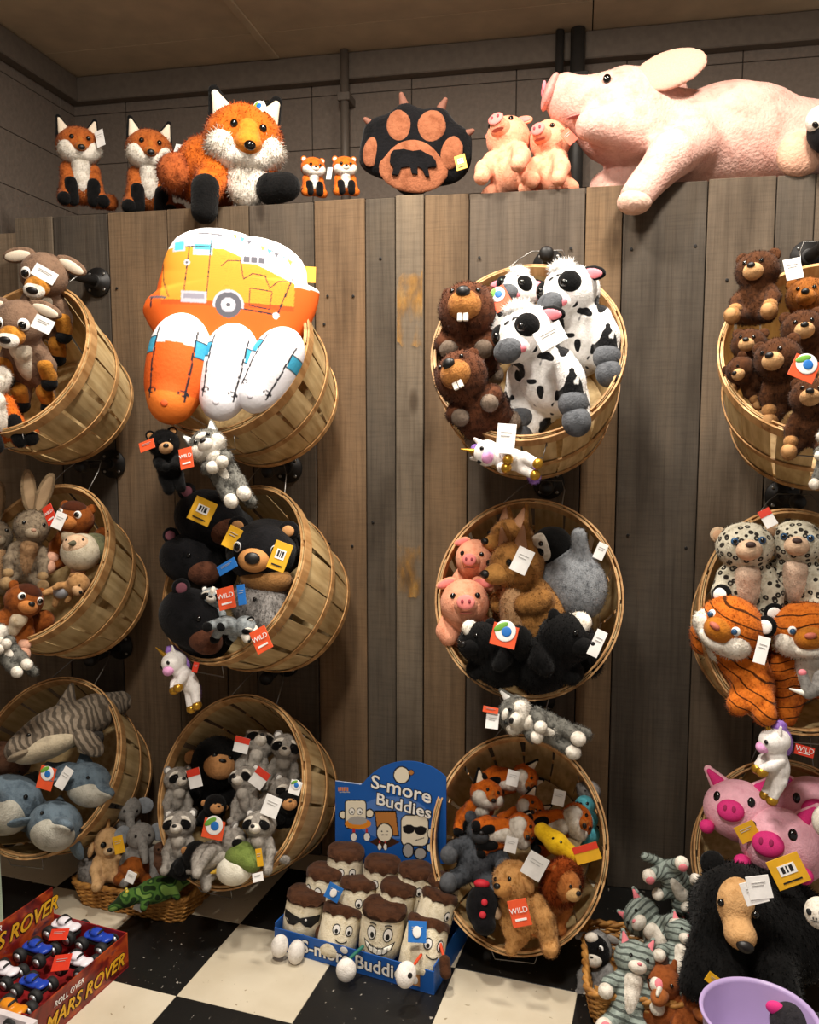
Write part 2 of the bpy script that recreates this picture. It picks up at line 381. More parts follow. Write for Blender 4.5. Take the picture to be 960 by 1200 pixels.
# --- conduits on the block wall
M_COND = plain('painted_conduit', '6b6056', .55, .1); M_PIPE = plain('dark_pipe_paint', '3c3936', .5, .3)
def conduit(px, r, label, mat, name='conduit', Y=BACKY-.07):
    x = on_y(px, 120, Y).x
    e = empty(name, Matrix.Translation((x, Y, WALLTOP-.004))); tag(e, label, 'pipe')
    obj('pipe', MB().tube([(0, 0, 0), (0, 0, CEIL-WALLTOP)], r, 14).mesh('pipe', True), mat, e)
    obj('clamp', bevelled(MB().box((-r*1.5, -r*1.3, .60), (r*1.5, .07, .63)).mesh('clamp'), .002, 1), mat, e)
    obj('clamp', bevelled(MB().box((-r*1.5, -r*1.3, .18), (r*1.5, .07, .20)).mesh('clamp'), .002, 1), mat, e)
    return e
conduit(404, .0165, 'thin painted conduit running up the block wall behind the paw pillow', M_COND)
conduit(655, .0155, 'thinner of two dark pipes behind the small pigs', M_PIPE)
conduit(676, .027, 'thicker of two dark pipes behind the large pig snout', M_PIPE)

# ================================================================== PEGS AND BUSHEL BASKETS
BK = {  # rim centre x, z, y, half width, half height, azimuth, elevation, roll
'1A': (-1.511, 1.547, -.357, .214, .236, -.045, .512, .109), '1B': (-1.483, .982, -.358, .217, .24, -.075, .591, .012), '1C': (-1.48, .392, -.362, .22, .248, .027, .561, -.009),
'2A': (-.895, 1.547, -.359, .222, .236, -.158, .503, .067), '2B': (-.897, .974, -.361, .223, .248, -.347, .528, .013), '2C': (-.914, .369, -.362, .222, .25, -.173, .464, -.002),
'3A': (-.125, 1.546, -.369, .226, .259, -.009, .588, -.008), '3B': (-.115, .938, -.36, .225, .25, .01, .434, -.003), '3C': (-.13, .302, -.364, .22, .259, .009, .499, .003),
'4A': (.547, 1.542, -.367, .227, .26, -.183, .678, -.095), '4B': (.511, .912, -.359, .214, .261, .014, .404, -.014), '4C': (.523, .308, -.356, .215, .235, 0, .5, 0)}
BH_ = .29
BM = {}
CONT = {'1A': 'deer', '1B': 'rabbits and squirrels', '1C': 'dolphins', '2A': 'camper pillows', '2B': 'black bear pillows', '2C': 'raccoons', '3A': 'beavers and cows', '3B': 'pigs and kangaroo', '3C': 'small foxes and a dog', '4A': 'brown bears', '4B': 'snow leopards and tigers', '4C': 'pink pigs'}
def make_basket(k):
    cx, cz, cy, rx, ry, az, el, roll = BK[k]
    n = Vector((math.sin(az)*math.cos(el), -math.cos(az)*math.cos(el), math.sin(el)))
    u = Vector((math.cos(az), math.sin(az), 0)); v = n.cross(u)
    c, s = math.cos(roll), math.sin(roll); u, v = u*c+v*s, v*c-u*s
    C0 = Vector((cx, cy, cz))
    BM[k] = (C0, n, u, v)
    base = C0 - n*BH_
    M = Matrix(((u.x, v.x, n.x, base.x), (u.y, v.y, n.y, base.y), (u.z, v.z, n.z, base.z), (0, 0, 0, 1)))
    e = empty('bushel_basket', M)
    row = {'A': 'top', 'B': 'middle', 'C': 'bottom'}[k[1]]
    tag(e, 'wooden bushel basket in the %s row holding %s' % (row, CONT[k]), 'basket', 'bushel baskets hung on the board wall')
    ra = (rx+ry)/2
    def R(a, t, off=0):     # t: 0 bottom .. 1 rim
        f = .80+.20*t+.035*math.sin(math.pi*t)
        ex = rx*t+ra*(1-t); ey = ry*t+ra*(1-t)
        return Vector((math.cos(a)*(ex*f+off), math.sin(a)*(ey*f+off), BH_*t))
    rr = random.Random(hash(k) % 1000 if False else sum(map(ord, k)))
    NS = 16
    for i in range(NS):     # staves
        a0 = 2*math.pi*(i+.5)/NS+rr.uniform(-.02, .02); hw0 = math.pi/NS*rr.uniform(.93, 1.0); hw1 = math.pi/NS*rr.uniform(.80, .90); tw_ = rr.uniform(-.03, .03)
        V = []; F = []; na, nt_ = 4, 6; off = .0015*(i % 2)
        for lay in (0, -.0022):
            for tt in range(nt_+1):
                t = tt/nt_
                for q in range(na+1):
                    V.append(R(a0+tw_*t+(hw0*(1-t)+hw1*t)*(2*q/na-1), t, off+lay))
        L = (na+1)*(nt_+1)
        for tt in range(nt_):
            for q in range(na):
                b_ = tt*(na+1)+q; F += [(b_, b_+1, b_+na+2, b_+na+1), (b_+L, b_+na+1+L, b_+na+2+L, b_+1+L)]
            b_ = tt*(na+1); F += [(b_, b_+na+1, b_+na+1+L, b_+L), (b_+na, b_+na+L, b_+2*na+1+L, b_+2*na+1)]
        for q in range(na):
            F += [(q, q+L, q+1+L, q+1), (nt_*(na+1)+q, nt_*(na+1)+q+1, nt_*(na+1)+q+1+L, nt_*(na+1)+q+L)]
        obj('stave', mesh('stave', V, F, False), M_SLAT, e)
    def hoop(nm, t0, t1, o0, o1, wob=0, mat=M_HOOP):
        V = []; F = []; N = 60; ph = rr.uniform(0, 6)
        prof = [(t0, o0), (t1, o0), (t1, o1), (t0, o1)]
        for i in range(N):
            a = 2*math.pi*i/N; d = wob*math.sin(a*2+ph)
            for (t, o_) in prof: V.append(R(a, t+d, o_))
        for i in range(N):
            j = (i+1) % N
            F += [(i*4+q, i*4+(q+1) % 4, j*4+(q+1) % 4, j*4+q) for q in range(4)]
        me = mesh(nm, V, F, False); bm = bmesh.new(); bm.from_mesh(me); bmesh.ops.recalc_face_normals(bm, faces=bm.faces[:]); bm.to_mesh(me); bm.free()
        return obj(nm, me, mat, e)
    hoop('rim_hoop', .895, 1.0, .0032, .0075, .004); hoop('inner_hoop', .91, 1.012, -.0065, -.0025, .004)
    hoop('middle_hoop', .42, .485, .0032, .0065, .012); hoop('bottom_hoop', .0, .065, .0032, .0068, .0)
    V = [R(2*math.pi*i/40, 0, -.004)+Vector((0, 0, .004)) for i in range(40)]+[R(2*math.pi*i/40, 0, -.004)+Vector((0, 0, .012)) for i in range(40)]
    obj('bottom_disc', mesh('bottom', V, [tuple(range(39, -1, -1)), tuple(range(40, 80))]+[(i, (i+1) % 40, (i+1) % 40+40, i+40) for i in range(40)], False), M_SLAT, e)
    # wire bails: the upper one up to the peg, the lower one hanging free
    peg = Vector((cx+.035, 0, cz+.255))
    Mi = M.inverted()
    def wire(pts): obj('wire_handle', MB().tube(pts, .0016, 6).mesh('wire', True), M_WIRE, e)
    top = Mi @ Vector((peg.x, -.13, peg.z+.016)); w2 = .05
    pL, pR = R(math.pi/2+.34, .95, .009), R(math.pi/2-.34, .95, .009)
    wire([R(math.pi/2+.34, .80, .009), pL, pL*.35+(top+Vector((-w2, 0, 0)))*.65, top+Vector((-w2*.8, 0, 0)), top+Vector((w2*.8, 0, 0)), pR*.35+(top+Vector((w2, 0, 0)))*.65, pR, R(math.pi/2-.34, .80, .009)])
    bL, bR = R(-math.pi/2-.25, .93, .010), R(-math.pi/2+.25, .93, .010); dn = Vector((0, -.022, -.03))
    wire([R(-math.pi/2-.25, .86, .009), bL, bL+dn+Vector((.008, 0, 0)), bR+dn+Vector((-.008, 0, 0)), bR, R(-math.pi/2+.25, .86, .009)])
    # iron pipe peg
    pe = empty('pipe_peg', Matrix.Translation((peg.x, 0, peg.z)))
    tag(pe, 'black iron pipe peg above the basket of %s' % CONT[k], 'hook', 'pipe pegs screwed to the board wall')
    RX = Matrix.Rotation(math.pi/2, 4, 'X')
    obj('flange', MB().lathe([(.044, .0025), (.045, .004), (.044, .009), (.024, .011), (.022, .026), (.018, .028)], 24, RX).mesh('flange', 'auto'), M_IRON, pe)
    obj('pipe', MB().lathe([(.0145, .004), (.0145, .17)], 14, RX).mesh('pipe', True), M_IRON, pe)
    obj('end_cap', MB().lathe([(.018, .158), (.019, .162), (.019, .180), (.015, .188), (.004, .190)], 16, RX).mesh('cap', True), M_IRON, pe)
    for q in range(4):
        a = math.pi/4+q*math.pi/2; obj('screw', MB().lathe([(.005, .009), (.005, .0115), (.003, .0125)], 8, Matrix.Translation((.034*math.cos(a), 0, .034*math.sin(a))) @ RX).mesh('screw', True), M_WIRE, pe)
    return e
for k in BK: make_basket(k)
# ================================================================== PLUSH KIT
def _rot(r): return np.array(Euler(r).to_matrix()) if r else None
def E(c, r, rot=None): return ('e', np.array(c, float), np.array(r, float), _rot(rot))
def K(a, b, ra, rb, fy=1.0): return ('c', np.array(a, float), np.array(b, float), ra, rb, fy)
def sdf(P, prims, k):
    out = None
    for p in prims:
        if p[0] == 'e':
            q = P-p[1]
            if p[3] is not None: q = q @ p[3]
            k0 = np.sqrt(((q/p[2])**2).sum(-1)); k1 = np.sqrt(((q/p[2]**2)**2).sum(-1))+1e-9
            d = k0*(k0-1)/k1
        else:
            _, a, b, ra, rb, fy = p
            pa = P-a; ba = b-a; h = np.clip((pa@ba)/(ba@ba+1e-9), 0, 1)
            q = pa-h[..., None]*ba
            if fy != 1.0: q = q*np.array([1, fy, 1])
            d = np.sqrt((q**2).sum(-1))-(ra+(rb-ra)*h)
            if fy != 1.0: d = d/max(1, fy*.7)
        if out is None: out = d
        else:
            h = np.clip(.5+.5*(d-out)/k, 0, 1); out = d*(1-h)+out*h-k*h*(1-h)
    return out
def surf(prims, k=.15, h=.1):
    lo = np.min([p[1]-p[2].max() if p[0] == 'e' else np.minimum(p[1]-p[3], p[2]-p[4]) for p in prims], 0)-2*h
    hi = np.max([p[1]+p[2].max() if p[0] == 'e' else np.maximum(p[1]+p[3], p[2]+p[4]) for p in prims], 0)+2*h
    n = np.ceil((hi-lo)/h).astype(int)+1
    g = np.stack(np.meshgrid(*[lo[i]+h*np.arange(n[i]) for i in range(3)], indexing='ij'), -1)
    V = sdf(g, prims, k)
    S = V < 0
    nc = n-1
    acc = np.zeros((*nc, 3)); cnt = np.zeros(nc)
    corners = [(i, j, l) for i in (0, 1) for j in (0, 1) for l in (0, 1)]
    sl = lambda c: tuple(slice(c[i], c[i]+nc[i]) for i in range(3))
    for c in corners:
        for ax in range(3):
            if c[ax]: continue
            d = list(c); d[ax] = 1
            va, vb = V[sl(c)], V[sl(d)]; m = (va < 0) != (vb < 0)
            t = np.where(m, va/(va-vb+1e-12), 0)
            for i in range(3): acc[..., i] += np.where(m, c[i]+(t if i == ax else 0), 0)
            cnt += m
    act = cnt > 0
    idx = -np.ones(nc, int); idx[act] = np.arange(act.sum())
    cell = np.argwhere(act); P = lo+h*(cell+acc[act]/cnt[act][:, None])
    F = []
    for ax in range(3):
        b, c = (ax+1) % 3, (ax+2) % 3
        A = S; s0 = [slice(None)]*3; s1 = [slice(None)]*3; s0[ax] = slice(0, -1); s1[ax] = slice(1, None)
        e = np.argwhere(A[tuple(s0)] != A[tuple(s1)])
        e = e[(e[:, b] > 0) & (e[:, c] > 0) & (e[:, b] < nc[b]) & (e[:, c] < nc[c])]
        if not len(e): continue
        f = []
        for db, dc in ((1, 1), (0, 1), (0, 0), (1, 0)):
            q = e.copy(); q[:, b] -= db; q[:, c] -= dc; f.append(idx[q[:, 0], q[:, 1], q[:, 2]])
        f = np.stack(f, 1); inside = A[e[:, 0], e[:, 1], e[:, 2]]
        f[~inside] = f[~inside][:, ::-1]
        F.append(f)
    F = np.concatenate(F)
    eps = h*.25
    def grad(P):
        return np.stack([sdf(P+np.eye(3)[i]*eps, prims, k)-sdf(P-np.eye(3)[i]*eps, prims, k) for i in range(3)], -1)/(2*eps)
    for _ in range(2):
        G = grad(P); g2 = (G**2).sum(-1)+1e-6
        P = P-G*np.clip(sdf(P, prims, k)/g2, -h*.6, h*.6)[:, None]
    N = grad(P); N /= np.linalg.norm(N, axis=1)[:, None]+1e-9
    return P, F, N
TRIS = [0]
def pile(P, F, N, length, dens, wid=.035, comb=(0, 0, -.35), lumps=0):
    """adds short pile strands standing on the surface"""
    P = np.asarray(P); N = np.asarray(N)
    if lumps:
        d = np.array([noise.noise(Vector(p)*1.7)+.5*noise.noise(Vector(p)*4.1) for p in P]); P = P+N*(d*lumps)[:, None]
    tri = P[F[:, :3]]; ar = np.linalg.norm(np.cross(tri[:, 1]-tri[:, 0], tri[:, 2]-tri[:, 0]), axis=1)
    m = int(min(11000, ar.sum()*dens))
    if length <= 0 or m < 3: return P, [tuple(f) for f in F.tolist()], N
    fi = rng.choice(len(F), m, p=ar/ar.sum())
    wq = rng.dirichlet((1, 1, 1, 1), m)
    B = (P[F[fi]]*wq[..., None]).sum(1); n = (N[F[fi]]*wq[..., None]).sum(1); n /= np.linalg.norm(n, axis=1)[:, None]+1e-9
    d = n*.85+np.array(comb)+rng.normal(0, .36, (m, 3)); d /= np.linalg.norm(d, axis=1)[:, None]
    s = np.cross(d, n+rng.normal(0, .25, (m, 3))); s /= np.linalg.norm(s, axis=1)[:, None]+1e-9
    L = (length*rng.uniform(.6, 1.25, m))[:, None]
    v = np.stack([B-s*wid*.5-n*.02, B+s*wid*.5-n*.02, B+d*L], 1).reshape(-1, 3)
    nn = np.repeat(n, 3, 0); k = len(P)
    T3 = (np.arange(3*m).reshape(-1, 3)+k)
    return np.concatenate([P, v]), [tuple(f) for f in F.tolist()]+[tuple(f) for f in T3.tolist()], np.concatenate([N, nn])
KINDS = {}
class Kind:
    def __init__(s, base=(0, 0, -2.7)): s.parts = []; s.base = np.array(base, float)
    def solid(s, name, mat, prims, k=.15, h=.1, fur=.13, dens=120, comb=(0, 0, -.35), sub=None, lumps=0, wid=.035, paint=None):
        if not isinstance(prims, list): prims = [prims]
        r = min([p[2].min() if p[0] == 'e' else min(p[3], p[4])/max(1, p[5]) for p in prims])
        h = max(.022, min(h, r*.55))
        P, F, N = surf(prims, k, h)
        P, F2, N = pile(P, F, N, fur*.62, dens*1.35, wid*.75, comb, lumps)
        me = mesh(name, P-s.base, F2, True, N.tolist())
        if paint is not None: paint_mesh(me, lambda c: paint(c+s.base))
        me.materials.append(mat); s.parts.append((name, me, sub)); TRIS[0] += 2*len(F)+len(F2)-len(F); return len(s.parts)-1
    def ball(s, name, mat, c, r, rot=None, sub=None, n=14, paint=None):
        me = ballmesh(name, c, r, rot, s.base, n)
        if paint is not None: paint_mesh(me, lambda c: paint(c+s.base))
        me.materials.append(mat); s.parts.append((name, me, sub)); return len(s.parts)-1
    def raw(s, name, mat, me, sub=None, shift=True):
        if shift: me.transform(Matrix.Translation(-Vector(s.base)))
        if not me.materials: me.materials.append(mat)
        s.parts.append((name, me, sub)); return len(s.parts)-1
def ballmesh(name, c, r, rot=None, base=(0, 0, 0), n=14):
    V = []; F = []; m = n//2+1; Rm = np.array(Euler(rot).to_matrix()) if rot else np.eye(3)
    for i in range(m+1):
        t = math.pi*i/m
        for j in range(n):
            a = 2*math.pi*j/n; V.append(Rm@np.array((r[0]*math.sin(t)*math.cos(a), r[1]*math.sin(t)*math.sin(a), r[2]*math.cos(t)))+np.array(c)-np.array(base))
    for i in range(m):
        for j in range(n): F.append((i*n+j, (i+1)*n+j, (i+1)*n+(j+1) % n, i*n+(j+1) % n))
    return mesh(name, np.array(V), F)
def paint_mesh(me, fn):
    ca_ = me.color_attributes.new('print', 'FLOAT_COLOR', 'POINT')
    n = len(me.vertices); co = np.empty(n*3); me.vertices.foreach_get('co', co); co = co.reshape(-1, 3)
    cols = np.ones((n, 4)); cols[:, :3] = fn(co); ca_.data.foreach_set('color', cols.ravel())
def on_head(x, z, hr, c=(0, 0, 0)):
    return c[1]-hr[1]*math.sqrt(max(.02, 1-((x-c[0])/hr[0])**2-((z-c[2])/hr[2])**2))
def beast(main, hr=(1, .92, .88), muz=None, muzr=(.52, .5, .4), muzp=(0, -.78, -.28), nose=(.17, .12, .13), nosep=None, nosem=None, eye=.12, eyep=(.40, .14), ring=None, iris=None,
          ear='round', earp=(.68, .72), ears=.36, earm=None, earin=None, belly=None, paw=None, body=(.80, .72, .95), bodyz=-1.55, pose='sit', tail=None, tailm=None, fur=.13, dens=120, cheeks=None, lumps=.0, armr=.30, legr=.36, mask=None, pad=None, base=None, bend=0, extra=None):
    cb, sb = math.cos(math.radians(bend)), math.sin(math.radians(bend)); bd = math.radians(bend)
    def B(p):      # bends the trunk back behind the head
        z = p[2]+.45; return (p[0], p[1]*cb-z*sb, p[1]*sb+z*cb-.45)
    bs = B((0, .12, bodyz)); k = Kind(base or (0, bs[1]*.5, min(bs[2]-body[2]*.8, -1.0)))
    bp = [E((0, 0, 0), hr), E(bs, body, (bd, 0, 0)), E(B((0, .06, bodyz*.5)), (hr[0]*.62, hr[1]*.62, .5))]
    bz = bodyz; hands = []; feet = []
    for s in (-1, 1):
        sh = (s*body[0]*.75, -.05, bz+body[2]*.55)
        if pose == 'sit': hd = (s*body[0]*.95, -.75, bz-body[2]*.35); hp = (s*body[0]*.55, -.15, bz-body[2]*.6); ft = (s*body[0]*1.0, -1.15, bz-body[2]*.75)
        elif pose == 'stand': hd = (s*body[0]*.55, -.62, bz-body[2]*.95); hp = (s*body[0]*.7, .1, bz-body[2]*.5); ft = (s*body[0]*.95, -.62, bz-body[2]*.85)
        elif pose == 'hug': hd = (s*.28, -1.0, bz+body[2]*.15); hp = (s*body[0]*.5, .0, bz-body[2]*.7); ft = (s*.38, -.55, bz-body[2]*1.5)
        elif pose == 'prop': hd = (s*body[0]*.92, -1.0, bz-body[2]*.92); hp = (s*body[0]*.7, .3, bz-body[2]*.6); ft = (s*body[0]*1.1, .1, bz-body[2]*.9); sh = (s*body[0]*.7, -.35, bz+body[2]*.45)
        elif pose == 'nest': hd = (s*.62, -.62, bz+body[2]*.55); hp = (s*body[0]*.5, .1, bz-body[2]*.4); ft = (s*body[0]*.75, .1, bz-body[2]*.8)
        elif pose == 'splay': hd = (s*body[0]*1.45, -.55, bz+body[2]*.1); hp = (s*body[0]*.5, -.1, bz-body[2]*.7); ft = (s*body[0]*1.25, -.75, bz-body[2]*1.15)
        else: hd = (s*body[0]*1.1, -.4, bz-body[2]*.4); hp = (s*body[0]*.5, 0, bz-body[2]*.7); ft = (s*body[0]*.7, -.35, bz-body[2]*1.5)
        mid = tuple((a+b)/2+(s*.12 if i == 0 else 0) for i, (a, b) in enumerate(zip(sh, hd)))
        sh, mid, hd, hp, ft = B(sh), B(mid), B(hd), B(hp), B(ft)
        bp += [K(sh, mid, armr*1.1, armr), K(mid, hd, armr, armr*.92), K(hp, ft, legr*1.15, legr*.9)]
        hands.append(hd); feet.append(ft)
    k.solid('body', main, bp+(extra or []), .2, .105, fur, dens, lumps=lumps)
    if cheeks:
        k.solid('face_mask', cheeks, [E((0, -.17*hr[1], -.42), (.86*hr[0], .86*hr[1], .46)), E((hr[0]*.56, -.40, -.20), (.44, .46, .38), (0, .6, 0)), E((-hr[0]*.56, -.40, -.20), (.44, .46, .38), (0, -.6, 0))], .15, .08, fur*1.15, dens*1.2)
    if mask:
        for s in (-1, 1): k.solid('brow', F_WH, [E((s*.46, on_head(s*.42, .2, hr)+.13, .2), (.42, .14, .26), (0, s*.5, 0))], .1, .07, fur*.6, dens); k.solid('eye_patch', mask, [E((s*.50, on_head(s*.42, .08, hr)+.10, .0), (.40, .20, .28), (0, s*.5, 0))], .1, .07, fur*.6, dens)
    mi = None
    if muz: mi = k.solid('muzzle', muz, [E(muzp, muzr)], .1, .08, fur*.4, dens)
    np_ = nosep or (0, muzp[1]-muzr[1]*.93, muzp[2]+muzr[2]*.45)
    if nose: k.ball('nose', nosem or M_NOSE, np_, nose)
    for s in (-1, 1):
        ex, ez = eyep; ey = on_head(ex, ez, hr)
        if ring: k.ball('eye_ring', ring, (s*ex, ey+.03, ez), (eye*1.5, eye*.7, eye*1.6), (0, 0, s*.35))
        er = k.ball('eye', iris or M_EYE, (s*ex*1.0, ey-.02-(eye*.45 if ring else 0), ez), (eye, eye*.75, eye))
        if iris: k.ball('pupil', M_EYE, (s*ex, ey-.02-eye*.5, ez), (eye*.6, eye*.4, eye*.6), sub=er)
        em = earm or main; ei = None
        x, z = earp
        if ear == 'round':
            ei = k.solid('ear', em, [E((s*x, .08, z), (ears, ears*.42, ears), (0, s*.5, 0))], .1, .07, fur*.7, dens)
            if earin: k.solid('ear_lining', earin, [E((s*x*1.01, .08-ears*.30, z-.02), (ears*.68, ears*.22, ears*.68), (0, s*.5, 0))], .1, .06, 0, 0, sub=ei)
        elif ear == 'point':
            ei = k.solid('ear', em, [K((s*x*.90, .05, z-.1), (s*x*1.22, .1, z+ears*1.7), ears*1.02, .11, 1.9)], .1, .075, fur*.6, dens)
            if earin: k.solid('ear_lining', earin, [K((s*x*.91, -.12, z-.02), (s*x*1.18, -.02, z+ears*1.4), ears*.74, .07, 1.9)], .1, .06, 0, 0, sub=ei)
        elif ear == 'long':
            ei = k.solid('ear', em, [E((s*x, .1, z+ears*1.9), (ears*.62, ears*.25, ears*1.9), (0, s*.22, 0))], .1, .08, fur*.6, dens)
            if earin: k.solid('ear_lining', earin, [E((s*x, .1-ears*.17, z+ears*1.9), (ears*.42, ears*.15, ears*1.6), (0, s*.22, 0))], .1, .07, 0, 0, sub=ei)
        elif ear == 'side':
            ei = k.solid('ear', em, [E((s*(x+ears*.7), .05, z), (ears*1.25, ears*.32, ears*.6), (0, s*.35, 0))], .1, .07, fur*.5, dens)
            if earin: k.solid('ear_lining', earin, [E((s*(x+ears*.75), .05-ears*.2, z-.02), (ears*1.0, ears*.2, ears*.42), (0, s*.35, 0))], .1, .06, 0, 0, sub=ei)
        elif ear == 'flop':
            ei = k.solid('ear', em, [E((s*x*1.2, -.05, z-.45), (ears*.5, ears*.8, ears*1.35), (0, -s*.25, 0))], .1, .08, fur*.7, dens)
    if belly: k.solid('chest', belly, [E(B((0, 0.12-body[1]*.36, bz+body[2]*.12)), (body[0]*.62, body[1]*.72, body[2]*.86), (bd, 0, 0)), E(B((0, -.42, bz*.5)), (.42, .34, .42))], .2, .09, fur*1.25, dens)
    if paw:
        for hd in hands: k.solid('paw', paw, [E((hd[0], hd[1]-.06, hd[2]-.06), (armr*1.12, armr*1.2, armr*1.12))], .1, .08, fur*.5, dens)
        for ft in feet: k.solid('foot', paw, [E((ft[0], ft[1]-.05, ft[2]), (legr*1.03, legr*1.05, legr*1.12))], .1, .08, fur*.5, dens)
    if pad:
        for ft in feet: k.ball('foot_pad', pad, (ft[0], ft[1]-legr*.85, ft[2]+.03), (legr*.70, legr*.42, legr*.74))
    if tail: k.solid('tail', tailm or main, [K(B(t[1]), B(t[2]), t[3], t[4]) for t in tail], .15, .1, fur*1.4, dens)
    k.hands, k.feet, k.hr, k.B, k.bd = hands, feet, hr, B, bd
    return k
# ---- placing
def xform(P, r, yaw=0, pitch=0, roll=0):
    return Matrix.Translation(P) @ Matrix.Rotation(math.radians(roll), 4, 'Y') @ Matrix.Rotation(-math.radians(pitch), 4, 'X') @ Matrix.Rotation(math.radians(yaw), 4, 'Z') @ Matrix.Scale(r, 4)
def spot(px, py, where):
    a, b = where
    if a == 'T': return on_plane(px, py, FL+yv*b, yv)
    if a == 'Y': return on_y(px, py, b)
    if a == 'Z': return on_z(px, py, b)
    C0, n = BM[a][:2]; return on_plane(px, py, C0+n*b, n)
def put(kind, name, label, cat, px, py, where, rpx, yaw=0, pitch=0, roll=0, group=None):
    """yaw counts from the direction in which the toy would face the middle of the shop floor"""
    k = KINDS[kind]; P = spot(px, py, where); r = rpx*depth(P)/FPX
    if kind.split('_')[0] not in ('rover', 'mallow', 'camper') and kind != 'big_pig': yaw += math.degrees(math.atan2(-P.x, P.y+CAMD))
    M = xform(P, r, yaw, pitch, roll) @ Matrix.Translation(Vector(k.base))
    e = empty(name, M); tag(e, label, cat, group)
    made = []
    for nm, me, sub in k.parts:
        o = bpy.data.objects.new(nm, me); COL.objects.link(o); o.parent = made[sub] if sub is not None else e; made.append(o)
    WM[e.name] = M
    return e
WM = {}
def hang_tag(e, px, py, where, w=22, h=28, roll=0, yaw=0, mat=None, text=None, band=None, tcol=None, pitch=15, extra=None):
    """swing tag on a toy: card, colour band, print lines, loop"""
    P = spot(px, py, where); s = depth(P)/FPX; w *= s; h *= s
    M = Matrix.Translation(P) @ Matrix.Rotation(math.radians(roll), 4, 'Y') @ Matrix.Rotation(-math.radians(pitch), 4, 'X') @ Matrix.Rotation(math.radians(yaw), 4, 'Z')
    me = MB().box((-w/2, 0, -h/2), (w/2, .0014, h/2)).mesh('hang_tag')
    t = obj('hang_tag', bevelled(me, .0004, 1), mat or M_WHITE, e)
    t.matrix_local = WM[e.name].inverted() @ M
    def sub(nm, m_, lo, hi):
        o = obj(nm, MB().box((lo[0]*w, -.0012, lo[1]*h), (hi[0]*w, 0, hi[1]*h)).mesh(nm), m_, t); return o
    if band: sub('tag_band', band, (-.5, .12), (.5, .5))
    if text:
        tm = text_mesh(text, w/len(text)*1.5, .0003); o = obj('tag_lettering', tm, tcol or M_WHITE, t); o.matrix_local = Matrix.Translation((0, -.0017, h*.1)) @ XZ
        o2 = obj('tag_print', MB().box((-w*.3, -.0012, -h*.28), (w*.3, 0, -h*.2)).mesh('print'), tcol or M_WHITE, t)
    elif extra == 'barcode':
        st = sub('price_sticker', M_WHITE, (-.26, -.1), (.26, .24))
        obj('barcode', MB().box((-w*.18, -.0016, -h*.03), (-w*.08, -.001, h*.19)).box((-w*.03, -.0016, -h*.03), (w*.02, -.001, h*.19)).box((w*.07, -.0016, -h*.03), (w*.18, -.001, h*.19)).mesh('barcode'), M_INK, t)
        sub('tag_print', M_INK, (-.3, -.35), (.3, -.3))
    elif extra == 'wild':
        o = obj('tag_emblem', ballmesh('emblem', (0, -.001, h*.22), (w*.42, .0012, w*.42), n=18), M_WHITE, t)
        obj('tag_leaf', ballmesh('leaf', (-w*.2, -.002, h*.36), (w*.32, .0012, w*.13), (0, -.7, 0), n=14), M_GREEN, t)
        obj('tag_globe', ballmesh('globe', (w*.05, -.0025, h*.2), (w*.2, .0012, w*.2), n=14), M_BLUE, t)
    elif not band:
        for i, q in enumerate((.2, .08)): sub('tag_print', M_GREY, (-.30, q), (.30-.1*i, q+.025))
    return t
# ================================================================== KINDS OF TOYS
F_OR = furmat('cc661c', 'a04810'); F_RUST = furmat('a8562a', '74341a'); F_WH = furmat('e6ded1', 'c4b9a8'); F_BLK = furmat('0e0d0d', '050505'); F_CREAM = furmat('e3d0b2', 'c0a682')
F_PEACH = furmat('eda584', 'd98a68'); F_PINK = furmat('e8bfb2', 'd9a596'); F_GREY = furmat('8f8a85', '5f5b57'); F_LG = furmat('b5b1ab', '8b8680'); F_BR = furmat('4a2c1a', '2a1710'); F_MB = furmat('6b4024', '3e2314')
F_TAN = furmat('c99a66', 'a87a48'); F_GOLDB = furmat('b8742e', '8c5018'); F_DBR = furmat('3a241a', '1f130d'); F_GOLD = furmat('c9925a', '9c6a38'); F_HOT = plain('hot_pink_felt', 'd82a7a', .8); F_LPINK = furmat('eda8b8', 'dc8fa2')
C_WHITE = plain('white_felt', 'f2eee8', .8); C_PINK = plain('pink_felt', 'e8808a', .8); C_TAN = plain('tan_felt', 'c68f58', .8); C_CREAM = plain('cream_felt', 'e6d6bf', .8); C_TEETH = plain('tooth_felt', 'f4efe2', .7)
C_GOLDF = plain('gold_lame', 'b98a2c', .3, .7); F_PURP = furmat('a77fd0', '7f55b0'); M_BLUEYE = plain('blue_glass_eye', '2c4f72', .12)

def ext(k, name, mat, prims, kk=.15, h=.09, fur=.1, dens=110, **q): k.solid(name, mat, prims, kk, h, fur, dens, **q)

def kind_fox(bend=0, main=None):
    k = beast(main or F_OR, hr=(1, .88, .88), muz=furmat('b5682a'), muzr=(.28, .42, .22), muzp=(0, -.78, -.18), nose=(.16, .12, .13), nosep=(0, -1.20, -.26), eye=.105, eyep=(.36, .24), ear='point', earp=(.66, .60), ears=.38, earm=F_BLK, earin=C_CREAM, belly=F_WH, paw=None, body=(.82, .75, 1.0), bodyz=-1.6, pose='stand', cheeks=F_WH, fur=.15, dens=150, armr=.27, legr=.40, tail=[K((.5, .6, -2.3), (1.3, .2, -2.35), .25, .38)], bend=bend)
    B = k.B
    ext(k, 'nose_bridge', furmat('b5682a'), [E((0, -.66, .10), (.20, .26, .26))], fur=.04)
    for s in (-1, 1):
        ext(k, 'foreleg', F_BLK, [K(B((s*.50, -.52, -1.75)), B((s*.48, -.72, -2.5)), .30, .30)]); ext(k, 'hind_foot', F_BLK, [K(B((s*.75, -.35, -2.45)), B((s*.85, -.85, -2.5)), .32, .30)])
    return k
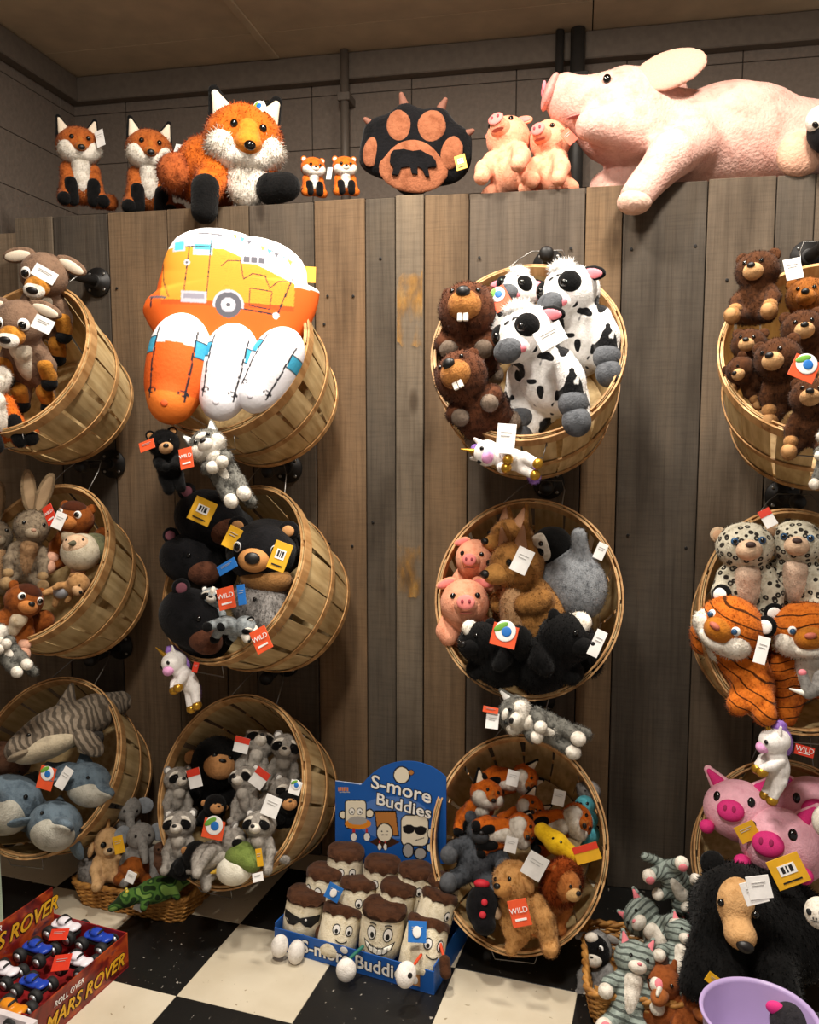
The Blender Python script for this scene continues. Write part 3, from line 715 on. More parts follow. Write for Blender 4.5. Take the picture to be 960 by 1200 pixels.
KINDS['fox'] = kind_fox(main=furmat('ad5c28', '7c3c16')); KINDS['fox_nest'] = kind_fox(42)
k = beast(F_OR, hr=(1.08, .92, .88), muz=F_WH, muzr=(.36, .36, .26), muzp=(0, -.74, -.22), nose=(.13, .1, .1), eye=.13, eyep=(.40, .10), ear='round', earp=(.80, .66), ears=.28, earm=F_OR, earin=C_CREAM, cheeks=F_WH, belly=F_WH, body=(.85, .75, .85), bodyz=-1.45, pose='stand', fur=.09, dens=110, armr=.30, legr=.40)
for s in (-1, 1): ext(k, 'foreleg', F_BLK, [K((s*.46, -.5, -1.5), (s*.46, -.75, -2.15), .34, .34)]); ext(k, 'hind_foot', F_BLK, [E((s*.85, -.5, -2.1), (.34, .4, .3))])
KINDS['fox_tiny'] = k
k = Kind((0, 0, -1.75))     # big lying fox
k.solid('body', F_OR, [E((0, 0, 0), (1.02, .9, .9)), E((-.75, .85, -.75), (.95, 1.2, .95)), K((-.7, -.1, -.8), (-.95, -.65, -1.45), .45, .36), K((.5, -.1, -.9), (.75, -.7, -1.2), .4, .34)], .25, .09, .13, 200, lumps=.02)
k.solid('tail', F_RUST, [K((-1.4, 1.2, -1.1), (-1.65, .35, -.95), .35, .5)], .2, .1, .2, 150)
k.solid('chest', F_WH, [E((.08, -.38, -.98), (.55, .42, .72))], .2, .08, .2, 220)
for s in (-1, 1):
    k.solid('cheek', F_WH, [E((s*.56, -.40, -.24), (.46, .48, .40), (0, s*.6, 0))], .1, .08, .22, 260)
    e_ = k.solid('ear', F_BLK, [K((s*.56, .05, .55), (s*.80, .12, 1.12), .40, .15, 1.9)], .1, .07, .06, 100); k.solid('ear_lining', C_CREAM, [K((s*.57, -.13, .60), (s*.78, -.03, 1.02), .29, .10, 1.9)], .1, .06, 0, 0, sub=e_)
    k.ball('eye', M_EYE, (s*.36, -.82, .22), (.10, .08, .10))
k.solid('muzzle', furmat('d98328'), [E((0, -.78, -.20), (.36, .46, .30)), E((0, -.68, .10), (.30, .30, .34))], .15, .08, .05, 120)
k.solid('muzzle_underside', F_WH, [E((0, -.20, -.46), (.90, .78, .46))], .1, .08, .16, 240)
k.ball('nose', M_EYE, (0, -1.25, -.32), (.15, .12, .12))
k.solid('front_paw', F_BLK, [K((-.98, -.72, -1.40), (-1.0, -.80, -1.95), .36, .33)], .1, .09, .06, 90)
k.solid('front_paw', F_BLK, [K((.66, -.72, -1.18), (1.0, -1.0, -1.12), .40, .36)], .1, .09, .06, 90)
KINDS['big_fox'] = k
def kind_pig(m, snout, bend=0):
    k = beast(m, hr=(.92, .95, .92), muz=m, muzr=(.44, .62, .38), muzp=(0, -.75, -.12), nose=None, eye=.11, eyep=(.45, .22), ear='side', earp=(.45, .78), ears=.34, earm=m, earin=snout, body=(.85, .8, .95), pose='nest' if bend else 'prop', fur=.05, dens=60, armr=.34, legr=.38, lumps=.02, bend=bend)
    d = k.ball('snout_disc', snout, (0, -1.34, -.06), (.34, .08, .28))
    for s in (-1, 1): k.ball('nostril', plain('nostril_thread', '8f3540', .8), (s*.13, -1.42, -.04), (.055, .03, .08), sub=d)
    k.ball('mouth_seam', plain('mouth_thread', 'a8584a', .8), (0, -1.12, -.44), (.26, .12, .02))
    return k
KINDS['pig'] = kind_pig(F_PEACH, plain('snout_felt', 'e8837c', .8)); KINDS['pig_nest'] = kind_pig(F_PEACH, MATS['snout_felt'], 62)
# deer
F_DEER = furmat('7d6350', '5a4436'); F_BUCK = furmat('c08030', '94601c')
k = beast(bend=20, main=F_DEER, hr=(.9, .95, .85), muz=F_BUCK, muzr=(.46, .60, .40), muzp=(0, -.78, -.32), nose=None, eye=.15, eyep=(.44, .10), ring=C_WHITE, ear='side', earp=(.62, .55), ears=.50, earin=C_CREAM, belly=furmat('d9cdb8'), pose='hang', body=(.75, .7, 1.1), bodyz=-1.7, fur=.05, dens=60, armr=.27, legr=.32)
ext(k, 'muzzle_tip', F_WH, [E((0, -1.20, -.42), (.40, .30, .31))], fur=.03); k.ball('nose', M_NOSE, (0, -1.47, -.36), (.22, .1, .14))
for hd, nm in [(h_, 'foreleg') for h_ in k.hands]+[(h_, 'hind_leg') for h_ in k.feet]:
    ext(k, nm, F_BUCK, [K((hd[0]*.92, hd[1]*.6-.05, hd[2]+.55), (hd[0], hd[1]-.05, hd[2]+.1), .32, .30)], fur=.04); ext(k, 'hoof', F_BLK, [E((hd[0], hd[1]-.1, hd[2]-.15), (.31, .34, .30))], fur=.02)
KINDS['deer'] = k
# rabbit
F_RAB = furmat('8d7d68', '5a4c3e')
k = beast(bend=14, main=F_RAB, hr=(.85, .85, .88), muz=furmat('a8977f'), muzr=(.38, .34, .30), muzp=(0, -.66, -.28), nose=(.12, .08, .09), nosem=plain('rabbit_nose', 'b58a72', .8), eye=.10, eyep=(.46, .18), ear='long', earp=(.36, .62), ears=.62, earm=furmat('9a8365'), earin=plain('ear_lining_tan', 'b89a76', .8), belly=furmat('b58f68', '96724e'), pose='sit', body=(.85, .75, 1.2), bodyz=-1.8, fur=.2, dens=170, armr=.24, legr=.30, paw=furmat('a98a62'), lumps=.04)
KINDS['rabbit'] = k
# squirrel
F_SQ = furmat('8a4a1c', '5f2e0e')
k = beast(bend=30, main=F_SQ, hr=(.95, .9, .85), muz=furmat('c07a40'), muzr=(.5, .42, .36), muzp=(0, -.68, -.25), eye=.13, eyep=(.46, .16), ring=C_WHITE, ear='round', earp=(.72, .62), ears=.26, belly=F_CREAM, pose='sit', paw=furmat('d9a58a'), fur=.07, dens=80, tail=[K((.9, .4, -2.2), (1.5, .3, -.9), .4, .55)])
ext(k, 'crown_patch', furmat('4a2413'), [E((0, -.2, .42), (.66, .66, .48))], fur=.05)
KINDS['squirrel'] = k
# round quail / shell bird
k = Kind((0, 0, -1)); k.solid('body', furmat('cbbfa8', 'a89c84'), [E((0, 0, 0), (1, 1, .95))], .1, .1, .06, 80); k.solid('back', furmat('6f6f52', '4c4c38'), [E((.55, .35, .25), (.85, .8, .8))], .1, .1, .06, 80)
k.solid('face', furmat('ddb896'), [E((-.1, -.62, .22), (.66, .48, .55))], .1, .09, .04, 60); k.solid('beak', plain('beak_felt', '5f5a45', .7), [K((-.15, -1.05, .2), (-.28, -1.38, .12), .16, .05)], .1, .05, 0, 0); k.ball('eye', M_EYE, (.28, -.95, .38), (.08, .07, .08)); k.ball('eye', M_EYE, (-.5, -.92, .42), (.08, .07, .08))
KINDS['quail'] = k
# little monkey doll in a grey bib
F_DOLL = furmat('b58858', '936a40')
k = beast(bend=30, main=F_DOLL, muz=furmat('d0a67a'), eye=.10, ear='round', earp=(.95, .05), ears=.26, pose='splay', body=(.6, .55, .8), fur=.04, dens=50, armr=.24, legr=.28); ext(k, 'bib', plain('grey_cloth', '9a9ba0', .8), [E(k.B((0, -.15, -1.6)), (.66, .6, .7), (k.bd, 0, 0))], fur=0)
KINDS['monkey_doll'] = k
# sea animals
F_DOL = furmat('667580', '4a5762'); F_DOLB = furmat('b9b5a8', '9c988a')
k = Kind((0, 0, -.9)); k.solid('body', F_DOL, [E((0, .1, 0), (1.0, 1.0, .85)), E((0, -.95, -.2), (.40, .55, .24)), E((0, 1.3, .1), (.7, 1.1, .6)), K((0, 2.0, .15), (0, 3.0, .4), .45, .16)], .3, .1, .03, 50)
k.solid('belly', F_DOLB, [E((0, -.1, -.36), (.80, 1.0, .62)), E((0, -.98, -.33), (.34, .48, .16))], .2, .09, .03, 50)
for s in (-1, 1): k.solid('flipper', F_DOL, [E((s*1.15, .35, -.35), (.62, .34, .12), (0, s*.5, s*.5))], .1, .07, .02, 40); k.ball('eye', M_EYE, (s*.80, -.55, .02), (.07, .08, .07))
k.solid('dorsal_fin', F_DOL, [K((0, .9, .75), (0, 1.4, 1.35), .36, .06)], .1, .08, .02, 40); KINDS['dolphin'] = k
F_SHK = furmat('8f8170', '6a5c4e', 3, 'shark')
k = Kind((0, 0, -.9)); k.solid('body', F_SHK, [E((0, 0, 0), (1.5, .85, .78)), E((-1.25, -.15, -.18), (.7, .66, .5)), K((1.2, .2, .1), (2.1, .8, .2), .66, .4)], .3, .1, .03, 50)
k.solid('belly', furmat('b5a78e'), [E((-.65, -.25, -.46), (1.1, .66, .42))], .2, .09, .03, 50); k.solid('mouth_lip', furmat('8c7d68'), [E((-1.5, -.40, -.42), (.44, .5, .14))], .1, .08, 0, 0)
k.solid('pectoral_fin', F_SHK, [E((.55, -.6, -.9), (.35, .22, .62), (.2, -.5, 0))], .1, .08, .02, 40); k.solid('dorsal_fin', F_SHK, [K((.3, 0, .6), (.7, .05, 1.3), .36, .08)], .1, .09, .02, 40); k.ball('eye', M_EYE, (-1.1, -.72, .05), (.08, .07, .08)); KINDS['tiger_shark'] = k
k = Kind((0, 0, -.9)); k.solid('body', furmat('4a4540', '2f2b28'), [E((0, .8, .2), (.9, 1.3, .8))], .2, .1, .03, 50); k.solid('jaw', furmat('c9b89c'), [E((0, -.35, -.05), (.9, .42, .5)), E((0, -.3, -.5), (.7, .34, .3))], .15, .08, 0, 0)
k.ball('mouth', plain('mouth_red', '8a4a38', .8), (0, -.72, -.08), (.6, .12, .18))
for i in range(8): k.ball('tooth', C_TEETH, (-.5+i*.143, -.80, -.26+.03*abs(i-3.5)), (.05, .05, .1), n=8)
KINDS['open_mouth_shark'] = k
# bears
def kind_bear(m, mz, er=None, pad=None, **q): return beast(m, bend=q.pop('bend', 0), hr=(1, .92, .92), muz=mz, muzr=(.46, .48, .40), muzp=(0, -.76, -.22), nose=(.19, .13, .14), eye=.10, eyep=(.36, .22), ear='round', earp=(.70, .68), ears=.32, earin=er, pose=q.pop('pose', 'sit'), pad=pad, fur=.17, dens=170, lumps=.02, **q)
KINDS['brown_bear'] = kind_bear(furmat('4f2f1a', '2c190e'), furmat('c79a6a'), pad=plain('pad_tan', 'b98a58', .85), paw=furmat('a8794a'))
KINDS['brown_bear_nest'] = kind_bear(furmat('4f2f1a', '2c190e'), furmat('c79a6a'), pad=MATS['pad_tan'], paw=furmat('a8794a'), bend=40); KINDS['ginger_bear'] = kind_bear(furmat('8f5522', '6a3a14'), furmat('a8682c'), bend=40)
KINDS['black_bear'] = kind_bear(F_BLK, furmat('b58a60'), er=C_TAN, pose='hug')
F_BLC = furmat('121113', '070708')
k = Kind((0, 0, -1.0)); k.solid('body', F_BLC, [E((0, 0, 0), (1.0, .9, .86)), E((.05, .9, .1), (1.05, 1.1, .9))], .3, .1, .03, 60)     # round pillow bear
k.solid('muzzle', plain('muzzle_tan_velour', 'c08448', .8), [E((-.05, -.82, -.18), (.44, .28, .34))], .1, .07, 0, 0); k.ball('nose', M_NOSE, (-.05, -1.10, -.12), (.22, .10, .17))
for s in (-1, 1):
    r_ = k.ball('eye_ring', plain('eye_ring_white', 'b8b8b8', .6), (s*.52-.03, -.75, .14), (.13, .08, .15), (0, 0, s*.5)); k.ball('eye', M_EYE, (s*.52-.03, -.79, .14), (.10, .08, .12), (0, 0, s*.5))
    e_ = k.solid('ear', F_BLC, [E((s*.72, .0, .72), (.30, .14, .28))], .1, .07, .02, 40); k.ball('ear_lining', C_TAN, (s*.72, -.12, .70), (.18, .06, .16), sub=e_)
k.solid('belly', furmat('8a6238'), [E((.25, -.15, -.72), (.75, .6, .42))], .1, .09, 0, 0); KINDS['pillow_bear'] = k
k = Kind((0, 0, -1.0)); k.solid('body', F_BLC, [E((0, 0, 0), (1.15, .9, .95)), E((.8, .7, -.2), (1.0, .9, .9))], .3, .1, .03, 60); k.solid('face_patch', furmat('5a3626', '3a2117'), [E((.55, -.55, -.32), (.62, .44, .48))], .1, .09, .02, 50)
e_ = k.solid('ear', F_BLC, [E((-.95, -.15, .62), (.30, .16, .30))], .1, .07, .02, 40); k.ball('ear_lining', plain('ear_rose', '7a4450', .8), (-.97, -.30, .60), (.18, .06, .18), sub=e_); k.ball('eye', M_EYE, (-.1, -.9, .1), (.08, .06, .09)); KINDS['side_bear'] = k
# raccoon, badger, gorilla
def kind_rac(mz=F_WH): return beast(bend=28, main=furmat('a09990', '6f6962'), hr=(1, .88, .82), muz=mz, muzr=(.38, .52, .30), muzp=(0, -.74, -.22), nose=(.15, .1, .11), eye=.10, eyep=(.40, .10), mask=F_BLK, ear='round', earp=(.72, .62), ears=.30, earm=F_GREY, earin=C_WHITE, belly=furmat('b5ada2'), pose='sit', body=(.78, .72, .95), fur=.15, dens=140, armr=.25, legr=.30, tail=[K((.5, .5, -2.2), (1.5, .1, -2.3), .26, .24)])
KINDS['raccoon'] = kind_rac()
k = beast(furmat('9aa0a2', '6f7577'), bend=35, hr=(1, .88, .82), muz=F_WH, muzr=(.42, .6, .34), muzp=(0, -.76, -.2), nose=(.18, .1, .12), eye=.09, eyep=(.42, .14), mask=F_BLK, ear='round', earp=(.74, .6), ears=.30, earm=F_BLK, earin=C_WHITE, pose='splay', paw=F_BLK, fur=.12, dens=120); ext(k, 'blaze', F_WH, [E((0, -.45, .42), (.26, .5, .46))], fur=.08); KINDS['badger'] = k
KINDS['gorilla'] = beast(F_BLK, bend=45, hr=(.95, .9, .92), muz=furmat('c08a58'), muzr=(.58, .40, .46), muzp=(0, -.68, -.12), nose=(.14, .08, .07), eye=.10, eyep=(.28, .22), ear='round', earp=(.95, .0), ears=.26, earm=furmat('b58050'), pose='nest', fur=.14, dens=120)
KINDS['grey_gorilla'] = beast(furmat('4a4d52', '2b2d31'), bend=10, hr=(.8, .8, .8), muz=furmat('3a3b3e'), pose='splay', body=(1.1, .95, 1.2), paw=furmat('5c5e62'), fur=.2, dens=150, armr=.46, legr=.5)
# beaver
k = beast(bend=46, main=furmat('5a3420', '2a160d'), hr=(1.02, .95, 1.0), muz=furmat('a8703a', '85522a'), muzr=(.60, .55, .54), muzp=(0, -.72, -.08), nose=(.25, .16, .20), nosep=(0, -1.2, .26), eye=.09, eyep=(.45, .45), ear='round', earp=(.72, .66), ears=.24, pose='nest', paw=furmat('7a6a5c'), body=(1.1, .9, 1.15), bodyz=-1.75, fur=.17, dens=180, lumps=.03)
for s in (-1, 1): k.raw('tooth', C_TEETH, bevelled(MB().box((s*.10-.085, -1.12, -.74), (s*.10+.085, -.98, -.46)).mesh('tooth'), .02, 1))
KINDS['beaver'] = k
# cow
F_COW = furmat('f2efec', 'd6d2cc', 3, 'cow'); F_COWH = furmat('f2efec', 'd6d2cc'); F_HOOF = furmat('5a5c60', '3f4145')
k = beast(bend=30, main=F_COW, hr=(.92, .95, .86), muz=F_COWH, muzr=(.50, .62, .42), muzp=(0, -.72, -.28), nose=None, eye=.13, eyep=(.46, .18), ear='side', earp=(.66, .42), ears=.38, earm=F_BLK, earin=C_PINK, pose='sit', body=(1.0, .95, 1.1), bodyz=-1.6, fur=.07, dens=90, armr=.38, legr=.40, paw=F_HOOF)
ext(k, 'head_fleece', F_COWH, [E((0, .05, .08), (.94, .92, .86))], fur=.08); ext(k, 'eye_patch', F_BLK, [E((.46, -.60, .20), (.38, .28, .40), (0, .2, .5))], fur=.04); ext(k, 'eye_patch', F_BLK, [E((-.50, -.58, .22), (.30, .26, .34))], fur=.04)
ext(k, 'snout', F_HOOF, [E((0, -1.12, -.34), (.48, .26, .36))], fur=.02)
for s in (-1, 1): k.ball('cheek_blush', C_PINK, (s*.42, -1.02, -.40), (.14, .12, .12)); k.ball('eye_bead', M_EYE, (s*.46, -.90, .20), (.12, .08, .12))
ext(k, 'forelock', F_COWH, [E((0, -.2, .85), (.45, .35, .25))], fur=.25, dens=250)
KINDS['cow'] = k
# unicorn and wolf that hug the basket rim
F_UNI = furmat('f1ebe6', 'd9d0ca')
k = beast(bend=0, main=F_UNI, hr=(.85, .95, .85), muz=furmat('e5a2cf'), muzr=(.46, .42, .38), muzp=(0, -.78, -.30), nose=None, eye=.15, eyep=(.46, .18), ear='point', earp=(.55, .62), ears=.24, earm=F_UNI, pose='hug', body=(.72, .66, 1.1), bodyz=-1.7, fur=.04, dens=60, armr=.30, legr=.34)
ext(k, 'mane', F_PURP, [E((0, .35, .75), (.32, .5, .5)), E((.1, .7, -.2), (.34, .35, .8))], fur=.2); k.solid('horn', C_GOLDF, [K((0, -.35, .85), (0, -.62, 1.6), .17, .03)], .1, .05, 0, 0)
k.solid('tail', F_PURP, [K((0, .45, -2.5), (-.95, .35, -3.3), .26, .36)], .1, .09, .25, 200)
for hd in k.hands+k.feet: ext(k, 'hoof', C_GOLDF, [E((hd[0], hd[1]-.08, hd[2]-.2), (.36, .38, .34))], fur=0)
KINDS['unicorn'] = k
k = beast(furmat('6f6d66', '2a2926'), hr=(1, .9, .85), muz=F_WH, muzr=(.46, .50, .34), muzp=(0, -.72, -.28), nose=(.18, .12, .13), eye=.11, eyep=(.38, .16), cheeks=F_WH, ear='point', earp=(.68, .62), ears=.30, earin=C_WHITE, belly=F_WH, pose='hug', paw=F_WH, body=(.78, .72, 1.2), bodyz=-1.75, fur=.2, dens=170, lumps=.05, tail=[K((.2, .6, -2.7), (.4, .5, -3.8), .34, .3)])
ext(k, 'brow', F_WH, [E((0, -.62, .30), (.40, .28, .24))], fur=.08); KINDS['wolf'] = k
# kangaroo, penguin chick, skunk
F_ROO = furmat('a8763f', '6f4a24')
k = beast(bend=12, main=F_ROO, hr=(.82, .95, .82), muz=furmat('c08a4a'), muzr=(.40, .58, .36), muzp=(0, -.80, -.18), nose=(.17, .14, .14), nosep=(0, -1.38, -.12), eye=.12, eyep=(.50, .16), ear='point', earp=(.45, .62), ears=.42, earin=plain('roo_ear', 'b98a68', .8), belly=furmat('c49a70', 'a87e54'), pose='nest', body=(1.2, 1.05, 1.6), bodyz=-2.0, fur=.14, dens=140, armr=.32, legr=.46, lumps=.03); KINDS['kangaroo'] = k
k = Kind((0, 0, -3.9)); k.solid('body', furmat('8f9296', '63666a'), [E((.3, .2, -2.0), (1.45, 1.15, 1.75)), K((1.2, -.3, -.9), (1.5, -.7, -.15), .40, .34), K((-.95, -.3, -1.0), (-1.35, -.6, -2.0), .36, .28)], .25, .11, .16, 140, lumps=.03)
k.solid('head', F_BLK, [E((0, 0, 0), (1.0, .95, .92))], .1, .1, .06, 100); k.solid('face_patch', F_WH, [E((-.28, -.58, .02), (.62, .46, .68))], .1, .08, .05, 100); k.ball('eye', M_EYE, (-.2, -1.0, .12), (.12, .08, .13)); k.ball('eye', M_EYE, (-.72, -.78, .12), (.09, .08, .11))
k.solid('beak', F_BLK, [K((-.42, -.95, -.22), (-.55, -1.35, -.36), .22, .06)], .1, .06, 0, 0); KINDS['penguin_chick'] = k
k = beast(F_BLK, bend=52, hr=(1, .95, .85), muz=F_BLK, muzr=(.40, .6, .34), muzp=(0, -.75, -.25), eye=.10, eyep=(.45, .12), ear='round', earp=(.72, .58), ears=.26, pose='nest', body=(1.1, .95, 1.15), fur=.16, dens=150, tail=[K((.8, .5, -2.2), (1.6, .3, -.8), .45, .6)]); ext(k, 'stripe', F_WH, [E((0, -.40, .55), (.24, .6, .42)), E(k.B((0, .75, -.9)), (.34, .3, .9), (k.bd, 0, 0))], fur=.15); KINDS['skunk'] = k
# dog, lion, mole
k = beast(bend=38, main=furmat('cf9a5e', 'a8743c'), hr=(1, .95, .95), muz=furmat('c48c4e'), muzr=(.46, .60, .40), muzp=(0, -.80, -.22), nose=(.19, .13, .14), eye=.11, eyep=(.42, .20), ear='flop', earp=(.72, .5), ears=.48, earm=furmat('c9955c', 'a06e38'), pose='sit', body=(1.15, 1.0, 1.35), bodyz=-1.9, fur=.19, dens=170, armr=.40, legr=.44, lumps=.07); KINDS['dog'] = k
k = beast(furmat('b5713a', '8f5024'), bend=45, hr=(.85, .85, .85), muz=furmat('d0a56c'), muzr=(.46, .45, .38), muzp=(0, -.68, -.24), eye=.10, eyep=(.34, .16), ear='round', earp=(.8, .7), ears=.25, pose='sit', body=(.9, .85, 1.1), fur=.15, dens=140); ext(k, 'mane', furmat('a0491a', '6f2e0c'), [E((0, .22, -.02), (1.32, .62, 1.3))], fur=.42, dens=330, comb=(0, -.2, -.1)); KINDS['lion'] = k
k = Kind((0, 0, -1.0)); k.solid('body', F_BLC, [E((0, 0, 0), (1, .9, 1.25)), E((.2, -.3, -1.0), (.7, .7, .6))], .2, .1, .06, 80); k.ball('red_spot', plain('red_felt', 'c81e30', .7), (.12, -.92, .25), (.20, .10, .20)); k.ball('red_spot', MATS['red_felt'], (.05, -.92, -.45), (.22, .10, .20)); k.solid('red_cap', MATS['red_felt'], [E((-.1, -.2, 1.25), (.5, .4, .28))], .1, .07, 0, 0); k.solid('ear', furmat('a08468'), [E((.95, -.3, -.3), (.26, .16, .36))], .1, .07, 0, 0); KINDS['ladybird'] = k
# snow leopard, tiger, elephant, cat
F_LEO = furmat('c9c2ae', 'a59c86', 3, 'leopard'); F_TIG = furmat('c0661e', '944410', 3, 'stripe'); F_CAT = furmat('98a39b', '7a857d', 3, 'stripe')
k = beast(F_LEO, bend=22, hr=(1.02, .92, .88), muz=furmat('d6b596'), muzr=(.46, .50, .38), muzp=(0, -.74, -.16), nose=(.18, .1, .11), nosem=plain('brown_nose', '3f2a22', .7), eye=.14, eyep=(.46, .16), iris=M_BLUEYE, ear='round', earp=(.88, .46), ears=.30, earm=furmat('c4a98a'), earin=plain('leo_ear', 'b8906e', .8), belly=furmat('d9bca4'), pose='sit', body=(.95, .85, 1.15), bodyz=-1.7, fur=.10, dens=120); KINDS['snow_leopard'] = k
for TN, TP, TB in (('tiger', 'nest', 75), ('tiger_sit', 'sit', 30)):
  k = beast(F_TIG, bend=TB, extra=[K((.2, .5, -.6), (1.35, .5, -1.25), .75, .62), K((1.2, .2, -1.25), (1.55, -.40, -1.75), .38, .34), K((1.6, .2, -1.1), (2.3, -.3, -1.5), .38, .34)] if TN == 'tiger' else None, hr=(1.02, .92, .90), muz=furmat('b06a1e'), muzr=(.46, .56, .38), muzp=(0, -.74, -.08), nose=(.18, .1, .10), nosem=plain('pink_nose', 'b5604a', .7), eye=.095, eyep=(.44, .18), ring=C_WHITE, iris=M_BLUEYE, ear='round', earp=(.82, .62), ears=.32, earm=F_BLK, earin=C_WHITE, cheeks=F_WH, belly=F_WH, pose=TP, body=(1.0, .9, 1.1), bodyz=-1.6, fur=.13, dens=140, armr=.36, legr=.42); ext(k, 'chin', F_WH, [E((0, -.70, -.46), (.50, .40, .26))], fur=.1); KINDS[TN] = k
k = beast(F_CAT, hr=(1, .88, .85), muz=F_WH, muzr=(.46, .40, .32), muzp=(0, -.68, -.25), nose=(.11, .07, .08), nosem=C_PINK, eye=.09, eyep=(.40, .15), ear='point', earp=(.62, .58), ears=.30, earin=C_PINK, belly=F_WH, pose='splay', paw=F_WH, pad=C_PINK, body=(.85, .78, 1.25), bodyz=-1.75, fur=.13, dens=130, armr=.32, legr=.40, tail=[K((.3, .5, -2.8), (.9, .2, -3.8), .26, .24)]); KINDS['cat'] = k
F_EL = furmat('8b8782', '66625e')
k = beast(F_EL, bend=25, hr=(.9, .85, .85), muz=None, nose=None, eye=.09, eyep=(.42, .12), ear=None, pose='sit', fur=.04, dens=60, body=(.95, .9, 1.05))
ext(k, 'trunk', F_EL, [K((0, -.7, -.2), (.05, -1.15, -.75), .34, .26), K((.05, -1.15, -.75), (.15, -1.3, -1.35), .26, .2)], fur=.03)
for s in (-1, 1): ext(k, 'ear', furmat('8f9398'), [E((s*1.12, .1, .18), (.62, .12, .58), (0, 0, -s*.45))], h=.07, fur=.02)
KINDS['elephant'] = k
k = Kind((0, 0, -1.6)); k.solid('trunk', F_EL, [K((.9, .4, -.6), (.2, -.2, -.9), .5, .42), K((.2, -.2, -.9), (-.15, -.3, .3), .42, .30), E((1.4, .7, -.2), (1, .9, 1))], .2, .1, .04, 60); k.ball('trunk_tip', C_PINK, (-.18, -.45, .42), (.28, .2, .24)); k.solid('tusk', C_TEETH, [K((-.1, -.4, -.95), (-.95, -.6, -.75), .2, .06)], .1, .06, 0, 0); KINDS['elephant_trunk'] = k
# floor basket pieces
k = beast(furmat('d0a878', 'b08858'), hr=(.85, .8, 1.0), muz=furmat('dcbb90'), muzr=(.36, .34, .30), muzp=(0, -.62, -.35), eye=.20, eyep=(.36, .10), ear='flop', earp=(.85, .2), ears=.36, pose='sit', fur=.05, dens=60); ext(k, 'tuft', furmat('b98a55'), [K((0, 0, .9), (.05, 0, 1.4), .16, .1)], fur=.2); KINDS['tan_lemur'] = k
k = Kind((0, 0, -.95)); k.solid('body', furmat('85807c', '5f5b58'), [E((0, 0, 0), (1, .95, .95)), E((-.75, -.2, .45), (.32, .28, .32)), E((.2, -.6, -.5), (.5, .4, .4))], .2, .09, .22, 260); k.ball('eye', M_EYE, (-.3, -.95, .15), (.07, .06, .07)); KINDS['fluffy_grey'] = k
k = Kind((0, 0, -.95)); k.solid('body', furmat('94501e', '6f3812'), [E((0, 0, 0), (1, .95, .9)), E((-.85, -.3, -.6), (.36, .4, .34)), E((.85, -.3, -.6), (.36, .4, .34))], .2, .1, .05, 80); k.ball('muzzle', furmat('c08848'), (0, -.85, -.25), (.36, .3, .28)); k.ball('nose', M_NOSE, (0, -1.13, -.2), (.12, .08, .09)); KINDS['round_brown'] = k
k = Kind((0, 0, -.95)); k.solid('body', furmat('6a4a38', '4a3226'), [E((0, 0, 0), (.9, .85, 1.2)), E((.1, -.4, 1.0), (.6, .6, .5))], .2, .1, .06, 80); k.ball('eye', M_EYE, (-.15, -.95, 1.1), (.08, .07, .08)); k.ball('eye', M_EYE, (.4, -.92, 1.1), (.08, .07, .08)); KINDS['brown_lump'] = k
k = Kind((0, 0, -.95)); k.solid('body', furmat('a82a8a', '7a1a66'), [E((0, 0, 0), (.8, .8, .8)), E((.6, -.1, .6), (.4, .3, .4)), E((-.6, -.1, .6), (.4, .3, .4))], .2, .1, .12, 120); k.ball('eye', M_EYE, (-.25, -.8, .1), (.1, .07, .1)); k.ball('eye', M_EYE, (.25, -.8, .1), (.1, .07, .1)); KINDS['magenta'] = k
F_CAMO = furmat('2f5a25', None, 3, 'camo')
k = Kind((0, 0, -.6)); k.solid('body', F_CAMO, [E((0, 0, 0), (1.7, .95, .85)), E((-1.9, -.15, .1), (.85, .68, .55)), K((-2.2, -.25, 0), (-3.1, -.4, -.15), .42, .28), K((1.3, .1, 0), (3.4, .5, .2), .5, .15), K((-1, -.6, -.2), (-1.2, -1.0, -.6), .28, .24), K((.9, -.6, -.2), (1.0, -1.0, -.6), .28, .24)], .25, .11, .02, 40)
for i in range(7): k.solid('back_scute', F_CAMO, [K((-.9+i*.55, .0+.05*i, .45), (-.85+i*.55, .05*i, .78-.05*i), .18, .05)], .1, .06, 0, 0)
for s in (-1, 1): k.ball('eye', plain('amber_eye', 'b5a030', .3), (-2.05, -.15+s*.28, .55), (.14, .14, .16))
KINDS['crocodile'] = k
# sheep, horse
k = beast(furmat('8c8a88', '6a6866'), hr=(.85, .9, 1.0), muz=F_WH, muzr=(.50, .40, .42), muzp=(0, -.72, -.45), nose=(.12, .05, .06), eye=.14, eyep=(.42, .15), ring=C_WHITE, ear='side', earp=(.7, .6), ears=.34, earm=F_GREY, pose='sit', fur=.15, dens=140); ext(k, 'face', F_BLK, [E((0, -.25, -.05), (.82, .72, .95))], fur=.03); ext(k, 'forehead_patch', F_WH, [E((-.1, -.62, .68), (.40, .30, .30))], fur=.03); KINDS['sheep'] = k
k = beast(furmat('8a4a22', '6a3414'), hr=(.8, .95, .8), muz=furmat('9c5a2c'), muzr=(.42, .7, .38), muzp=(0, -.95, -.3), nose=None, eye=.1, eyep=(.5, .2), ear='point', earp=(.4, .6), ears=.24, pose='sit', fur=.04, dens=60, body=(1, 1, 1.2), armr=.38, legr=.45); ext(k, 'mane', F_DBR, [E((0, .4, .4), (.22, .6, .7))], fur=.2); ext(k, 'blaze', F_WH, [E((0, -.98, .0), (.13, .66, .20))], fur=.02); KINDS['horse'] = k
